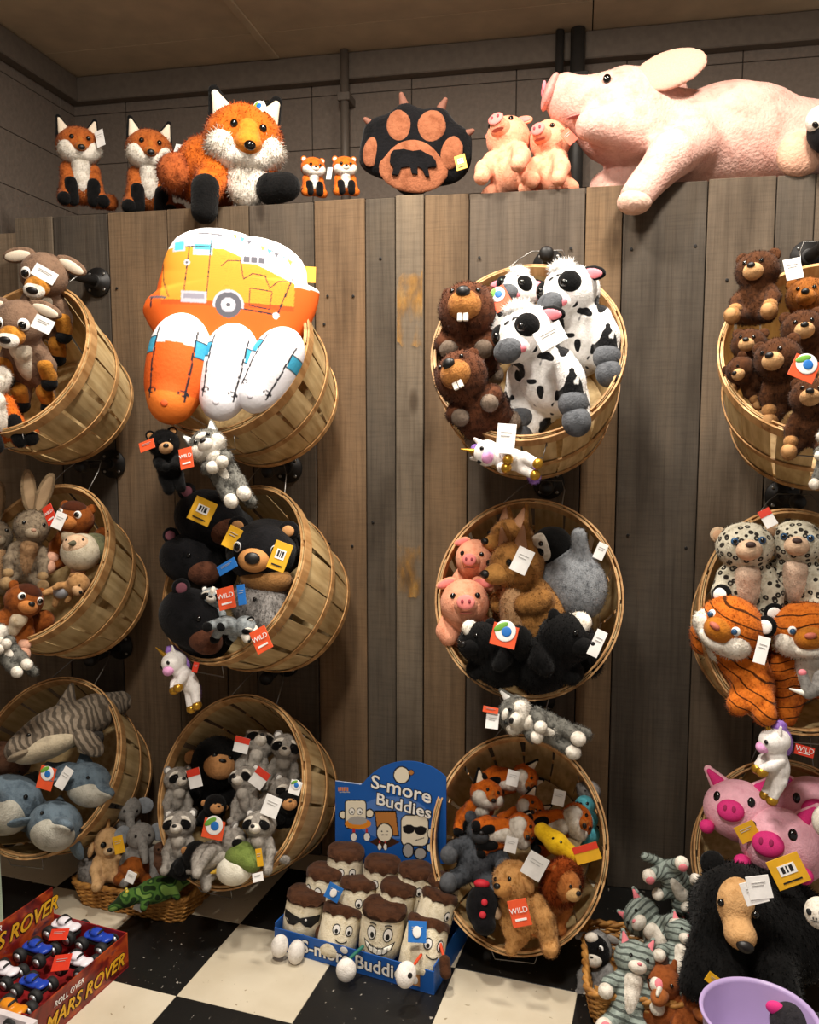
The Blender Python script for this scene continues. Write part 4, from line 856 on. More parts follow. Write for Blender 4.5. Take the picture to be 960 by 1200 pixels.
# round pink pig
k = Kind((0, 0, -1)); F_RP = furmat('efb4c2', 'e2a0b0'); k.solid('body', F_RP, [E((0, 0, 0), (1.08, 1, .95)), E((.1, .6, -.1), (1.05, .9, .9))], .2, .1, .02, 40); d_ = k.solid('snout', F_HOT, [E((-.05, -.98, -.12), (.42, .22, .34))], .1, .07, 0, 0)
for s in (-1, 1):
    k.ball('nostril', plain('dark_pink', '9c1a55', .8), (s*.13-.05, -1.19, -.08), (.06, .03, .1), sub=d_); k.ball('eye', M_EYE, (s*.52, -.84, .24), (.12, .07, .17), (0, 0, s*.4))
    e_ = k.solid('ear', F_RP, [K((s*.62, -.1, .70), (s*.98, -.3, 1.08), .32, .14, 1.8)], .1, .07, .02, 40); k.solid('ear_lining', F_HOT, [K((s*.64, -.26, .74), (s*.92, -.42, 1.02), .20, .08, 1.8)], .1, .06, 0, 0, sub=e_); k.ball('trotter', F_HOT, (s*.8, -.55, -.72), (.24, .24, .22))
k.solid('curly_tail', F_RP, [K((.9, .9, .2), (1.2, 1.0, .5), .12, .1), K((1.2, 1.0, .5), (1.0, 1.1, .8), .1, .08)], .1, .06, 0, 0); KINDS['round_pig'] = k
# large black bear lying with its nose down
k = Kind((0, 0, -2.6)); k.solid('body', F_BLK, [E((0, 0, 0), (1, .95, .95)), E((.9, .9, -.5), (1.9, 1.4, 1.5)), K((-.4, 0, -1.0), (-.55, -.5, -2.2), .5, .42), K((1.2, -.3, -1.2), (1.6, -1.0, -2.2), .55, .5), K((.1, -.3, -1.4), (.2, -.9, -2.2), .45, .4)], .3, .11, .2, 170)
k.solid('muzzle', furmat('c69a68', 'a87c4c'), [E((-.1, -.62, .12), (.50, .50, .62)), E((.12, -1.0, -.52), (.40, .46, .36))], .25, .08, .04, 80); k.ball('nose', M_NOSE, (.22, -1.42, -.66), (.22, .13, .15))
for s in (-1, 1): k.ball('eye', M_EYE, (s*.42-.05, -.95, .05), (.1, .08, .1)); k.solid('ear', F_BLK, [E((s*.75, .1, .72), (.33, .18, .33))], .1, .08, .1, 120)
k.solid('paw', furmat('b58a5c'), [E((.22, -1.15, -2.35), (.42, .36, .36))], .1, .08, .03, 60); KINDS['lying_bear'] = k
for nm in KINDS: pass
# ================================================================== SPECIAL TOYS
# big pink pig lying along the shelf: local X runs to the tail, -Y to the room, unit = 1/10 of its length
F_BP = furmat('d6aa9c', 'c59284'); C_EARP = plain('ear_velour', 'c99c88', .8)
k = Kind((2.2, 0, -1.75))
k.solid('body', F_BP, [E((0, 0, 0), (1.15, 1.0, 1.05)), E((-.9, -.1, .22), (.72, .66, .60)), E((-1.40, -.12, .40), (.40, .46, .50)), E((1.0, .2, -.45), (1.05, 1.0, 1.1)), E((2.5, .35, -.35), (1.75, 1.15, 1.22)), E((4.0, .4, -.55), (1.2, 1.05, 1.05)),
    K((1.35, -.6, -.75), (.85, -1.15, -1.15), .55, .42), K((.85, -1.15, -1.15), (.15, -1.45, -2.05), .42, .36), K((.2, -.6, -.5), (-.85, -.95, -.48), .5, .34), K((4.1, -.5, -1.0), (3.55, -1.05, -1.15), .55, .45), K((.6, .3, -1.2), (-.35, .1, -1.5), .4, .36)], .3, .085, .03, 60, lumps=.03)
sn = k.solid('snout_disc', furmat('d99a90'), [E((-1.72, -.14, .50), (.13, .42, .42), (0, .35, 0))], .1, .06, 0, 0)
for s in (-1, 1): k.ball('nostril', C_PINK, (-1.86, -.14+s*.16, .56), (.05, .08, .13), sub=sn)
for s in (-1, 1):
    k.solid('ear', C_EARP if s < 0 else F_BP, [E((.75, s*.75, .72), (.80, .14, .48), (s*.35, -.28, s*.15))], .1, .07, 0, 0)
    k.ball('eye', M_EYE, (-.55, s*.80-.02, .52), (.09, .06, .10))
k.ball('mouth_seam', plain('mouth_thread2', 'b06a68', .8), (-1.05, -.62, -.18), (.34, .14, .02), (0, -.2, 0))
k.solid('hind_foot_sole', furmat('cf9f86'), [E((3.42, -1.30, -1.18), (.46, .28, .46))], .1, .07, 0, 0)
k.solid('front_hoof', furmat('e0b8a4'), [E((.08, -1.52, -2.22), (.36, .34, .26))], .1, .07, .02, 50)
k.solid('curly_tail', F_BP, [K((5.1, .4, -.2), (5.4, .3, .1), .12, .1), K((5.4, .3, .1), (5.3, .3, .4), .1, .07)], .1, .06, 0, 0)
KINDS['big_pig'] = k

def ring_pillow(name, outline, T_, nr=60, na=300, pw=2.6, seam=.0):
    """stuffed cushion from a star-shaped outline (x,z); front towards -Y"""
    o = np.array(outline, float); c = np.zeros(2)
    ang = np.linspace(0, 2*np.pi, na, endpoint=False); a_o = np.unwrap(np.arctan2(o[:, 1], o[:, 0])); r_o = np.hypot(o[:, 0], o[:, 1])
    if a_o[-1] < a_o[0]: a_o = a_o[::-1]; r_o = r_o[::-1]
    aa = np.concatenate([a_o-2*np.pi, a_o, a_o+2*np.pi]); R_ = np.interp(ang, aa, np.tile(r_o, 3))
    ker = np.exp(-np.linspace(-2, 2, 9)**2); ker /= ker.sum(); R_ = np.convolve(np.concatenate([R_[-4:], R_, R_[:4]]), ker, 'valid')
    V = []; F = []
    for side in (-1, 1):
        b = len(V); V.append((0, side*T_, 0))
        for i in range(1, nr+1):
            t = i/nr; y = side*T_*max(0, 1-t**pw)**.55
            for j in range(na): V.append((math.cos(ang[j])*R_[j]*t, y, math.sin(ang[j])*R_[j]*t))
        for j in range(na):
            f = (b, b+1+j, b+1+(j+1) % na); F.append(f if side < 0 else f[::-1])
        for i in range(nr-1):
            for j in range(na):
                q = b+1+i*na+j; q2 = b+1+i*na+(j+1) % na; f = (q, q+na, q2+na, q2); F.append(f if side < 0 else f[::-1])
    bm = bmesh.new(); me = mesh(name, V, F); bm.from_mesh(me); bmesh.ops.remove_doubles(bm, verts=bm.verts[:], dist=1e-5); bm.to_mesh(me); bm.free()
    return me
def inrect(x, y, x0, y0, x1, y1): return (x > x0) & (x < x1) & (y > y0) & (y < y1)
def seg(x, y, a, b, w_):
    a = np.array(a, float); b = np.array(b, float); d = b-a; t = np.clip(((x-a[0])*d[0]+(y-a[1])*d[1])/(d@d), 0, 1)
    return np.hypot(x-a[0]-t*d[0], y-a[1]-t*d[1]) < w_
def P_(*hs): return [np.array(hexc(h)) for h in hs]
# camper van cushion, printed (drawn in the crop frame 150,240 at .2833 px per unit)
OUT = [(75, 440), (90, 390), (128, 362), (145, 280), (163, 195), (200, 130), (270, 92), (350, 80), (430, 88), (500, 106), (580, 114), (660, 145), (710, 185), (738, 240), (738, 320), (728, 400), (716, 470), (690, 525), (620, 530), (560, 508), (500, 500), (420, 484), (350, 488), (280, 472), (200, 464), (120, 478), (82, 468)]
CS = .2833
def camper_print(co):
    x = co[:, 0]/CS+420; y = 300-co[:, 2]/CS; n = len(x); c = np.zeros((n, 3))
    wh, org, amb, deep, teal, ink, slv, yel, gry, lbl = P_('f3efec', 'e0601c', 'e8952e', 'd2521a', '4fb0c8', '2c2a30', 'b8b4bd', 'e8c24a', '5b5a62', '9fd8e4')
    c[:] = org
    body = inrect(x, y, 160, 60, 690, 430)
    c[inrect(x, y, 0, 0, 165, 360) & (y > 190)] = org
    top = y < 185+(x-165)*.03; c[top] = wh; c[(x > 690) & (y < 325)] = wh
    a_ = body & ~top; c[a_] = amb
    c[inrect(x, y, 155, 190, 262, 400)] = amb*.97
    wave = 262-22*np.abs(np.sin((x-395)/62.)); up = body & (y < 190+np.clip(x-400, 0, 300)*.42) & (x > 395) & (y < 340); c[up & (y < 200+np.clip((x-395)*.5, 0, 150))] = wh
    c[body & (y > 405)] = deep; c[(y > 425)] = org
    grain = (np.sin(y*.9+3*np.sin(x*.02)) > .93) & a_ & (x > 350); c[grain] = c[grain]*.8
    c[inrect(x, y, 196, 158, 248, 206)] = slv; c[inrect(x, y, 202, 163, 242, 200)] = teal
    c[inrect(x, y, 280, 150, 358, 222)] = slv; c[inrect(x, y, 285, 154, 353, 216)] = lbl; c[inrect(x, y, 285, 175, 353, 198)] = teal
    c[inrect(x, y, 472, 208, 578, 246)] = slv
    for i in range(3): c[inrect(x, y, 482+i*30, 216, 506+i*30, 240)] = gry
    for a, b, w_ in [((265, 185), (248, 405), 2), ((352, 150), (340, 410), 2), ((250, 185), (352, 185), 2), ((155, 250), (165, 330), 2), ((165, 330), (190, 395), 2), ((480, 430), (620, 445), 3), ((115, 392), (175, 398), 5), ((118, 395), (118, 435), 3), ((682, 225), (680, 290), 2), ((680, 290), (625, 440), 3), ((512, 345), (600, 352), 2), ((600, 352), (592, 425), 2), ((592, 425), (510, 415), 2), ((510, 415), (512, 345), 2), ((295, 122), (390, 128), 4), ((395, 262), (420, 238), 2), ((420, 238), (470, 236), 2), ((470, 236), (485, 310), 2), ((485, 310), (520, 285), 2), ((520, 285), (570, 290), 2), ((570, 290), (590, 340), 2), ((590, 340), (625, 308), 2), ((625, 308), (665, 300), 2)]: c[seg(x, y, a, b, w_)] = ink if w_ < 4 else gry
    c[inrect(x, y, 240, 370, 342, 416)] = slv; c[inrect(x, y, 250, 380, 332, 400)] = np.array(hexc('8f8b98')); c[np.hypot(x-258, y-253) < 13] = slv; c[np.hypot(x-258, y-253) < 5] = gry
    r = np.hypot(x-428, y-418); c[(r < 62) & (y < 430)] = slv; c[r < 52] = gry; c[r < 30] = slv; c[r < 22] = np.array(hexc('e4e2e6')); c[r < 9] = gry
    c[np.hypot(x-618, y-448) < 13] = wh
    for i in range(9):
        bx = 440+i*28; by = 118+i*11.5; cc = (yel, teal, gry, lbl)[i % 4]; c[(y > by) & (y < by+26) & (np.abs(x-bx-4) < 11*(1-(y-by)/26.))] = cc
    c[seg(x, y, (430, 112), (680, 216), 2)] = gry
    return c
k = Kind((0, 0, -50)); me = ring_pillow('cushion', [((a-420)*CS, (300-b)*CS) for a, b in OUT], 26, 90, 420, 3.2); paint_mesh(me, camper_print); k.raw('cushion', painted('printed_canvas'), me, shift=False)
me2 = me; me2.transform(Matrix.Translation((0, 0, 50)))
tg = bevelled(MB().box((88, -3, 7-2), (100, -2.4, 24)).mesh('side_tag'), .1, 1); k.raw('side_tag', M_YEL, tg)
KINDS['camper_pillow'] = k
# camper cushions seen from their front end
def endprint(kind):
    def fn(co):
        x, y, z = co[:, 0], co[:, 1], co[:, 2]; c = np.zeros((len(x), 3)); wh, org, teal, ink, org2 = P_('f0eeee', 'e0601e', '3fa0c4', '26242a', 'ec7a2a')
        if kind == 'orange': c[:] = org; c[z > .55+.08*np.cos(x*2)] = wh; c[(z < -.95)] = org2
        else: c[:] = np.array(hexc('ece9ee'))
        side = np.abs(x) > .62+.08*z*(z > 0)
        ln = (np.abs(np.abs(x)-(.62-.06*np.clip(-z, 0, 1))) < .03) & (z < 1.15) & (z > -1.2); c[ln] = ink
        wn = (np.abs(x) > .66) & (z > .25) & (z < .8); c[wn] = teal; c[(np.abs(x) > .62) & (np.abs(z-.25) < .03) | (np.abs(x) > .62) & (np.abs(z-.8) < .03)] = ink
        h_ = (np.hypot((np.abs(x)-.50)/.16, (z+.95)/.09) < 1) & (np.hypot((np.abs(x)-.50)/.11, (z+.95)/.05) > 1) & (y < 0); c[h_] = ink
        return c
    return fn
for nm, kd in (('camper_end_orange', 'orange'), ('camper_end_white', 'white')):
    k = Kind((0, 0, -1.9)); k.solid('cushion', painted('printed_canvas'), [E((0, 0, .55), (1.0, .9, 1.3)), E((0, .05, -.35), (1.0, .9, 1.3)), E((0, -.15, -1.25), (.62, .66, .62))], .35, .05, 0, 0, paint=endprint(kd)); k.ball('nose_button', plain('seam_'+kd, 'd9541a' if kd == 'orange' else 'd8d4dc', .8), (0, -.80, -1.35), (.12, .05, .12)); KINDS[nm] = k
# bear-paw cushion
po = []
for i in range(72):
    a = 2*math.pi*i/72; r = 1.0+.07*math.cos(2*a)
    for ca_, am in ((30, .10), (68, .17), (108, .17), (150, .12), (200, .05)): r += am*math.exp(-((math.degrees(a)-ca_+180) % 360-180)**2/150.)
    r *= (1-.20*math.exp(-((math.degrees(a)-235+180) % 360-180)**2/500.)-.20*math.exp(-((math.degrees(a)-305+180) % 360-180)**2/500.)); po.append((1.12*r*math.cos(a), .98*r*math.sin(a)))
k = Kind((0, 0, -.95)); me = ring_pillow('cushion', po, .34, 30, 140, 3.0); k.raw('cushion', F_BLC, me)
def paw_y(x, z): return -.34*max(0, 1-(math.hypot(x/1.15, z/1.0))**3)**.55
F_PAD = furmat('9a5f42', '7a452c')
for x, z, rx, rz, ro in ((-.93, -.10, .21, .34, .15), (-.40, .44, .27, .36, -.25), (.30, .50, .31, .37, .1), (.78, .02, .27, .36, .2)): k.solid('toe_pad', F_PAD, [E((x*.95, paw_y(x, z)+.03, z*.95), (rx, .10, rz), (0, ro, 0))], .1, .05, 0, 0)
k.solid('palm_pad', F_PAD, [E((.02, -.25, -.40), (.74, .12, .48)), E((-.0, -.24, -.10), (.52, .12, .42))], .15, .05, 0, 0)
bearout = [(-.46, -.10), (-.40, -.02), (-.2, .02), (0, .0), (.16, .04), (.3, -.02), (.42, -.06), (.52, -.16), (.54, -.26), (.44, -.28), (.36, -.30), (.42, -.48), (.34, -.48), (.24, -.34), (.14, -.30), (.16, -.46), (.04, -.46), (-.02, -.32), (-.2, -.36), (-.26, -.52), (-.38, -.52), (-.36, -.38), (-.46, -.28)]
bm_ = MB().poly([(x*.98-.02, z*.98-.08) for x, z in bearout], -.43, -.34).mesh('bear_patch'); k.raw('bear_patch', F_BLC, bm_)
for x, z in ((-1.02, .52), (-.40, 1.05), (.44, 1.04), (1.02, .52)): k.solid('claw', plain('claw_felt', '8a5a48', .8), [K((x*.96, -.02, z*.96), (x*1.12, -.10, z*1.10), .10, .05)], .1, .05, 0, 0)
KINDS['paw_pillow'] = k
# marshmallow toys
F_MM = furmat('efe3c8', 'd9caa8'); F_CH = furmat('4a2d1c', '331d11')
def kind_mallow(face, choc=True, dz=0):
    k = Kind((0, 0, -1.25)); prof = [(.001, -1.2), (.6, -1.2), (.86, -1.12), (1.0, -.92), (1.03, -.3), (1.0, .5), (.99, .98), (.90, 1.15), (.5, 1.2), (.001, 1.2)]
    k.raw('body', F_MM, MB().lathe(prof, 36).mesh('body', True))
    if choc:
        V = []; F = []; N = 60; rings_ = [(.001, 1.24), (.3, 1.24), (.55, 1.245), (.92, 1.20), (1.03, 1.08), (1.05, .85), None]
        for q in rings_:
            for j in range(N):
                a = 2*math.pi*j/N
                if q is None: z = .70+dz+.20*abs(math.sin(a*4.5+.4)); r = 1.05
                else: r, z = q; z += .04*math.sin(a*3)*(r > .3)
                V.append((r*math.cos(a), r*math.sin(a), z))
        for i in range(len(rings_)-1):
            for j in range(N): F.append((i*N+j, (i+1)*N+j, (i+1)*N+(j+1) % N, i*N+(j+1) % N))
        k.raw('chocolate_cap', F_CH, mesh('chocolate_cap', V, F))
    def front(x): return -math.sqrt(max(.05, 1.06-x*x))
    def patch(name, mat, pts, off=.02, sub=None):     # felt patch wrapped on the round front
        V = []; F = []; pts = np.array(pts); n = len(pts); c = pts.mean(0); m_ = 4
        for i in range(m_+1):
            for p in pts: q = c+(p-c)*i/m_; V.append((q[0], front(q[0])-off, q[1]))
        for i in range(m_):
            for j in range(n): F.append((i*n+j, (i+1)*n+j, (i+1)*n+(j+1) % n, i*n+(j+1) % n))
        me = mesh(name, V, F); bm = bmesh.new(); bm.from_mesh(me); bmesh.ops.remove_doubles(bm, verts=bm.verts[:], dist=1e-5); bmesh.ops.recalc_face_normals(bm, faces=bm.faces[:]); bm.to_mesh(me); bm.free()
        return k.raw(name, mat, me, sub)
    ell = lambda x, z, a, b, n=20: [(x+a*math.cos(2*math.pi*i/n), z+b*math.sin(2*math.pi*i/n)) for i in range(n)]
    if face == 'shades':
        patch('sunglasses', M_INK, [(-.95, .30), (-.5, .36), (0, .26), (.5, .38), (.95, .34), (.92, .0), (.6, -.22), (.3, -.14), (.1, .12), (-.1, .10), (-.3, -.2), (-.65, -.26), (-.92, -.02)], .04)
        k.raw('smirk', M_INK, MB().tube([(-.1+.1*i, front(-.1+.1*i)-.01, -.75+.012*i*i) for i in range(5)], .025, 6).mesh('smirk', True)); k.raw('glint', M_WHITE, ballmesh('glint', (.3, front(.3)-.05, .2), (.06, .02, .06)))
    elif face == 'grin':
        for s in (-1, 1):
            o_ = patch('eye_outline', M_INK, ell(s*.38, .28, .22, .34), .015); patch('eye_white', C_WHITE, ell(s*.38, .28, .18, .29), .028, o_); patch('pupil', M_INK, ell(s*.36+.02, .2, .09, .14), .04, o_)
            k.raw('brow', M_INK, MB().tube([(s*(.2+.1*i), front(.2+.1*i)-.01, .74-.02*(i-1.5)**2) for i in range(4)], .025, 6).mesh('brow', True))
        m1 = patch('mouth_outline', M_INK, [(-.72, -.12), (-.4, -.30), (0, -.36), (.4, -.28), (.74, -.08), (.62, -.42), (.3, -.66), (0, -.72), (-.35, -.64), (-.6, -.44)], .015)
        patch('teeth', C_TEETH, [(-.64, -.20), (-.4, -.36), (0, -.42), (.4, -.34), (.66, -.16), (.56, -.42), (.3, -.60), (0, -.66), (-.32, -.58), (-.55, -.42)], .028, m1)
        for i in range(5): k.raw('tooth_gap', M_INK, MB().tube([(-.45+.22*i, front(-.45+.22*i)-.035, -.30), (-.45+.22*i, front(-.45+.22*i)-.035, -.62)], .012, 5).mesh('gap', True))
    else:
        for s in (-1, 1):
            o_ = patch('eye_outline', M_INK, ell(s*.32, .2, .2, .26), .015); patch('eye_white', C_WHITE, ell(s*.32, .2, .16, .21), .028, o_); patch('pupil', M_INK, ell(s*.32, .12, .08, .1), .04, o_)
        k.raw('smile', M_INK, MB().tube([(-.3+.1*i, front(-.3+.1*i)-.01, -.38+.05*(i-3)**2*.25) for i in range(7)], .025, 6).mesh('smile', True))
    return k
def mallow_limbs(k, arms=None, feet=None):
    for pts, r, mat, nm in (arms or []): k.solid(nm, mat, [K(a, b, r, r) for a, b in zip(pts[:-1], pts[1:])], .1, .07, 0, 0)
    for c, r in (feet or []): k.solid('foot', furmat('efe9e2', 'd6cfc6'), [E(c, r)], .1, .08, .01, 30)
    return k
STR_O = plain('orange_string', 'd9481e', .7); STR_G = plain('green_string', '1f6a5a', .7)
KINDS['mallow_shades'] = mallow_limbs(kind_mallow('shades', dz=.10), [([(.95, -.3, -.5), (1.2, -.75, -.75)], .26, F_CH, 'arm')], [((-.75, -1.65, -1.05), (.44, .42, .58)), ((.15, -1.72, -1.15), (.42, .44, .62))])
KINDS['mallow_grin'] = mallow_limbs(kind_mallow('grin', dz=.20), [([(-.7, -1.0, -.45), (-1.15, -1.55, -.75)], .08, STR_G, 'leg')], [((-1.24, -1.75, -1.2), (.46, .40, .52))])
KINDS['mallow_plain'] = kind_mallow('plain')
k = mallow_limbs(kind_mallow('plain'), [([(.3, -1.0, .3), (.5, -1.35, -.3)], .07, STR_O, 'arm'), ([(.5, -1.35, -.3), (.62, -1.45, -.75)], .26, F_CH, 'hand'), ([(-.6, -1.1, -.3), (-1.15, -1.75, -.65)], .07, STR_O, 'leg')], [((-1.55, -1.95, -1.1), (.46, .42, .55))])
fi_ = len(k.parts)-1; k.ball('skull_print', M_INK, (-1.55, -2.36, -1.05), (.12, .03, .12), sub=fi_, n=10)
KINDS['mallow_tagged'] = k
# bird with green back
k = Kind((0, 0, -1)); k.solid('body', furmat('e6e0cf', 'cfc8b4'), [E((-.3, 0, -.2), (.9, .8, .75))], .1, .09, .03, 50); k.solid('back', furmat('6f7f3e', '55652c'), [E((.1, -.05, .30), (.85, .85, .70)), E((.5, -.2, -.1), (.55, .6, .4), (0, .5, 0))], .2, .09, .03, 50); k.ball('eye', M_EYE, (-.8, -.45, .1), (.08, .08, .08)); k.solid('beak', plain('yellow_beak', 'c9a030', .7), [K((-1.1, -.2, -.15), (-1.4, -.25, -.2), .14, .05)], .1, .05, 0, 0); KINDS['green_bird'] = k
# banana and blue caterpillar
k = Kind((0, 0, -1)); k.solid('body', furmat('e0b41e', 'c89a10'), [K((-1.2, 0, .7), (-.3, -.2, .1), .5, .62), K((-.3, -.2, .1), (.8, -.1, -.6), .62, .5)], .3, .1, .02, 40); k.ball('eye', M_EYE, (-.5, -.75, .4), (.1, .07, .1)); k.ball('eye', M_EYE, (-.05, -.8, .25), (.1, .07, .1)); KINDS['yellow_toy'] = k
k = Kind((0, 0, -1)); k.solid('body', furmat('5ab0bf', '3f93a4'), [E((0, 0, 1.2), (.62, .6, .6)), E((.1, 0, .35), (.62, .6, .6)), E((.1, 0, -.5), (.62, .6, .6)), E((0, 0, -1.3), (.58, .55, .55))], .12, .1, .04, 60); k.ball('eye', M_EYE, (-.2, -.55, 1.35), (.1, .07, .1)); k.ball('eye', M_EYE, (.2, -.55, 1.35), (.1, .07, .1)); KINDS['blue_caterpillar'] = k

# ---- rover cars (unit: wheel radius about .5)
M_TYRE = plain('rover_tyre', '151515', .7); M_HUB = plain('rover_hub', 'b5b5b8', .35, .5)
def kind_rover(col, nm):
    k = Kind((0, 0, -.5)); mat = plain('rover_'+nm, col, .3)
    k.raw('chassis', M_TYRE, bevelled(MB().box((-1.0, -.35, -.15), (1.0, .35, .1)).mesh('chassis'), .05, 1))
    k.solid('shell', mat, [E((0, 0, .34), (1.05, .46, .26)), E((-.15, 0, .62), (.50, .40, .26)), E((.75, 0, .38), (.36, .5, .2)), E((-.75, 0, .38), (.36, .5, .2))], .1, .06, 0, 0)
    for i in (-.55, .2): k.ball('window', M_INK, (i, 0, .74), (.1, .34, .1))
    for x in (-.85, .85):
        for y in (-.72, .72):
            RM = Matrix.Translation((x, y, 0)) @ Matrix.Rotation(math.pi/2, 4, 'X')
            wi = k.raw('wheel', M_TYRE, MB().lathe([(.36, -.24), (.47, -.2), (.5, 0), (.47, .2), (.36, .24)], 18, RM).mesh('wheel', True)); k.raw('hub', M_HUB, MB().lathe([(.30, -.26), (.24, -.2), (.24, .2), (.30, .26)], 14, RM).mesh('hub', True), sub=wi)
    return k
KINDS['rover_blue'] = kind_rover('1d3fa8', 'blue'); KINDS['rover_white'] = kind_rover('e4dfe6', 'white'); KINDS['rover_orange'] = kind_rover('d9861a', 'orange')
# ================================================================== PLACING: SHELF TOP
SH = lambda d: ('Y', d)
f1 = put('fox', 'plush_fox', 'small sitting fox plush, leftmost on top of the wall', 'plush toy', 92, 172, SH(.12), 25, 6, -4, 1, 'foxes on the shelf')
hang_tag(f1, 117, 162, SH(.10), 11, 22, -18)
f2 = put('fox', 'plush_fox', 'small fox plush with tilted head sitting second from left on the wall', 'plush toy', 175, 177, SH(.12), 27, 4, -4, 5, 'foxes on the shelf')
hang_tag(f2, 208, 180, SH(.08), 11, 24, 12)
bf = put('big_fox', 'plush_fox', 'largest orange fox plush lying on the wall with black paws over the edge', 'plush toy', 286, 166, SH(.05), 45, 8, -4, 6)
t_ = hang_tag(bf, 304, 127, SH(.02), 17, 13, -25, extra='wild')
f4 = put('fox_tiny', 'plush_fox', 'tiny fox plush sitting beside the large fox, left of the pair', 'plush toy', 367, 197, SH(.10), 13.5, 14, -2, 2, 'foxes on the shelf'); hang_tag(f4, 386, 203, SH(.06), 6, 15, 4)
f5 = put('fox_tiny', 'plush_fox', 'tiny fox plush sitting next to the bear paw cushion', 'plush toy', 404, 196, SH(.10), 13.5, 8, -2, -1, 'foxes on the shelf')
pp = put('paw_pillow', 'paw_cushion', 'black bear paw cushion with brown pads and a bear silhouette on the wall top', 'cushion', 487, 181, SH(.14), 55, -4, 3, 7)
t_ = hang_tag(pp, 540, 190, SH(.05), 13, 19, -14, mat=M_YEL, extra='barcode')
g = 'small peach pigs on the shelf'
put('pig', 'plush_pig', 'small peach pig plush on the shelf looking up, nearest the paw cushion', 'plush toy', 596, 164, SH(.10), 28, -22, 26, -4, g)
pg2 = put('pig', 'plush_pig', 'small peach pig plush on the shelf under the large pig snout', 'plush toy', 645, 166, SH(.10), 26, -24, 12, -2, g)
hang_tag(pg2, 667, 160, SH(.02), 12, 20, -40, mat=M_ORANGE)
bp = put('big_pig', 'plush_pig', 'huge pale pink pig plush lying along the wall top with one leg dangling', 'plush toy', 733, 138, SH(.12), 52, 6, 0, 2)
k = Kind((0, 0, -1)); k.solid('head', F_BLC, [E((0, 0, 0), (1, .9, 1))], .1, .1, .04, 60); k.solid('face_patch', F_WH, [E((-.5, -.35, .35), (.55, .6, .6))], .1, .1, .05, 80); k.ball('eye', M_EYE, (-.62, -.78, .1), (.16, .12, .18)); KINDS['panda_edge'] = k
put('panda_edge', 'plush_panda', 'black and white plush head peeking in at the right edge above the wall', 'plush toy', 975, 152, SH(-.06), 27, 0, 0, 0)

# ================================================================== BASKETS, COLUMN BY COLUMN
WILD = dict(mat=M_ORANGE, text='WILD')
d1 = put('deer', 'plush_deer', 'plush deer in the upper left basket, higher and farther of the two', 'plush toy', 52, 322, ('1A', .05), 30, -14, -14, 16, 'deer in the left basket')
hang_tag(d1, 52, 321, ('1A', .14), 32, 15, 28)
d2 = put('deer', 'plush_deer', 'plush deer in the upper left basket, nearer with a white square tag', 'plush toy', 24, 378, ('1A', .09), 31, -22, -16, 8, 'deer in the left basket')
hang_tag(d2, 50, 380, ('1A', .17), 26, 17, 24)
ff = put('fox_nest', 'plush_fox', 'fox plush under the deer at the left edge, mostly its black legs', 'plush toy', -22, 448, ('1A', .06), 30, 20, 10, -40)
r1 = put('rabbit', 'plush_rabbit', 'grey-brown plush rabbit with tall ears and a red tag in the middle left basket', 'plush toy', 37, 618, ('1B', .04), 23, 6, 12, 4, 'rabbits'); hang_tag(r1, 58, 603, ('1B', .10), 14, 24, -32, mat=M_RED, text='WILD')
hang_tag(r1, 69, 610, ('1B', .11), 14, 20, 20)
put('rabbit', 'plush_rabbit', 'grey-brown plush rabbit cut off by the left edge of the picture', 'plush toy', -6, 630, ('1B', .03), 23, 10, 10, -14, 'rabbits')
put('squirrel', 'plush_squirrel', 'brown plush squirrel behind the tag in the middle left basket', 'plush toy', 88, 608, ('1B', -.01), 23, -28, 15, 6, 'squirrels in the middle left basket')
put('squirrel', 'plush_squirrel', 'brown plush squirrel at the front rim of the middle left basket', 'plush toy', 28, 704, ('1B', .05), 23, 18, 22, 10, 'squirrels in the middle left basket')
put('quail', 'plush_bird', 'round cream and olive plush bird in the middle left basket', 'plush toy', 95, 647, ('1B', .0), 23, -10, 20, -10)
put('monkey_doll', 'plush_monkey', 'small tan plush monkey in a grey bib by the rim of the middle left basket', 'plush toy', 92, 684, ('1B', -.01), 14, 10, 25, 55)
put('wolf', 'plush_wolf', 'grey plush wolf clinging below the rabbit basket at the left edge', 'plush toy', -8, 745, ('1B', .08), 17, 0, 10, -52, 'wolves hugging basket rims')
put('tiger_shark', 'plush_shark', 'brown striped plush shark lying across the dolphin basket', 'plush toy', 74, 852, ('1C', .03), 34, 8, 12, -28)
put('open_mouth_shark', 'plush_shark', 'dark plush shark with open cream jaw right of the striped shark', 'plush toy', 105, 870, ('1C', .0), 17, -4, 18, 4)
g = 'dolphins in the lower left basket'
dl = put('dolphin', 'plush_dolphin', 'blue-grey plush dolphin highest by the right rim of its basket', 'plush toy', 106, 918, ('1C', -.0), 27, 35, 42, 12, g); hang_tag(dl, 75, 912, ('1C', .10), 12, 26, 28); hang_tag(dl, 54, 912, ('1C', .10), 20, 26, 10, mat=M_ORANGE, extra='wild')
put('dolphin', 'plush_dolphin', 'blue-grey plush dolphin lowest in the basket, nose towards the rim', 'plush toy', 66, 966, ('1C', .02), 31, 8, 48, 6, g)
put('dolphin', 'plush_dolphin', 'blue-grey plush dolphin cut by the left edge of the picture', 'plush toy', 8, 940, ('1C', .04), 38, -25, 40, -8, g)
put('brown_lump', 'plush_walrus', 'brown plush animal behind the dolphins at the left edge', 'plush toy', 2, 888, ('1C', -.02), 22, 0, 20, 90)
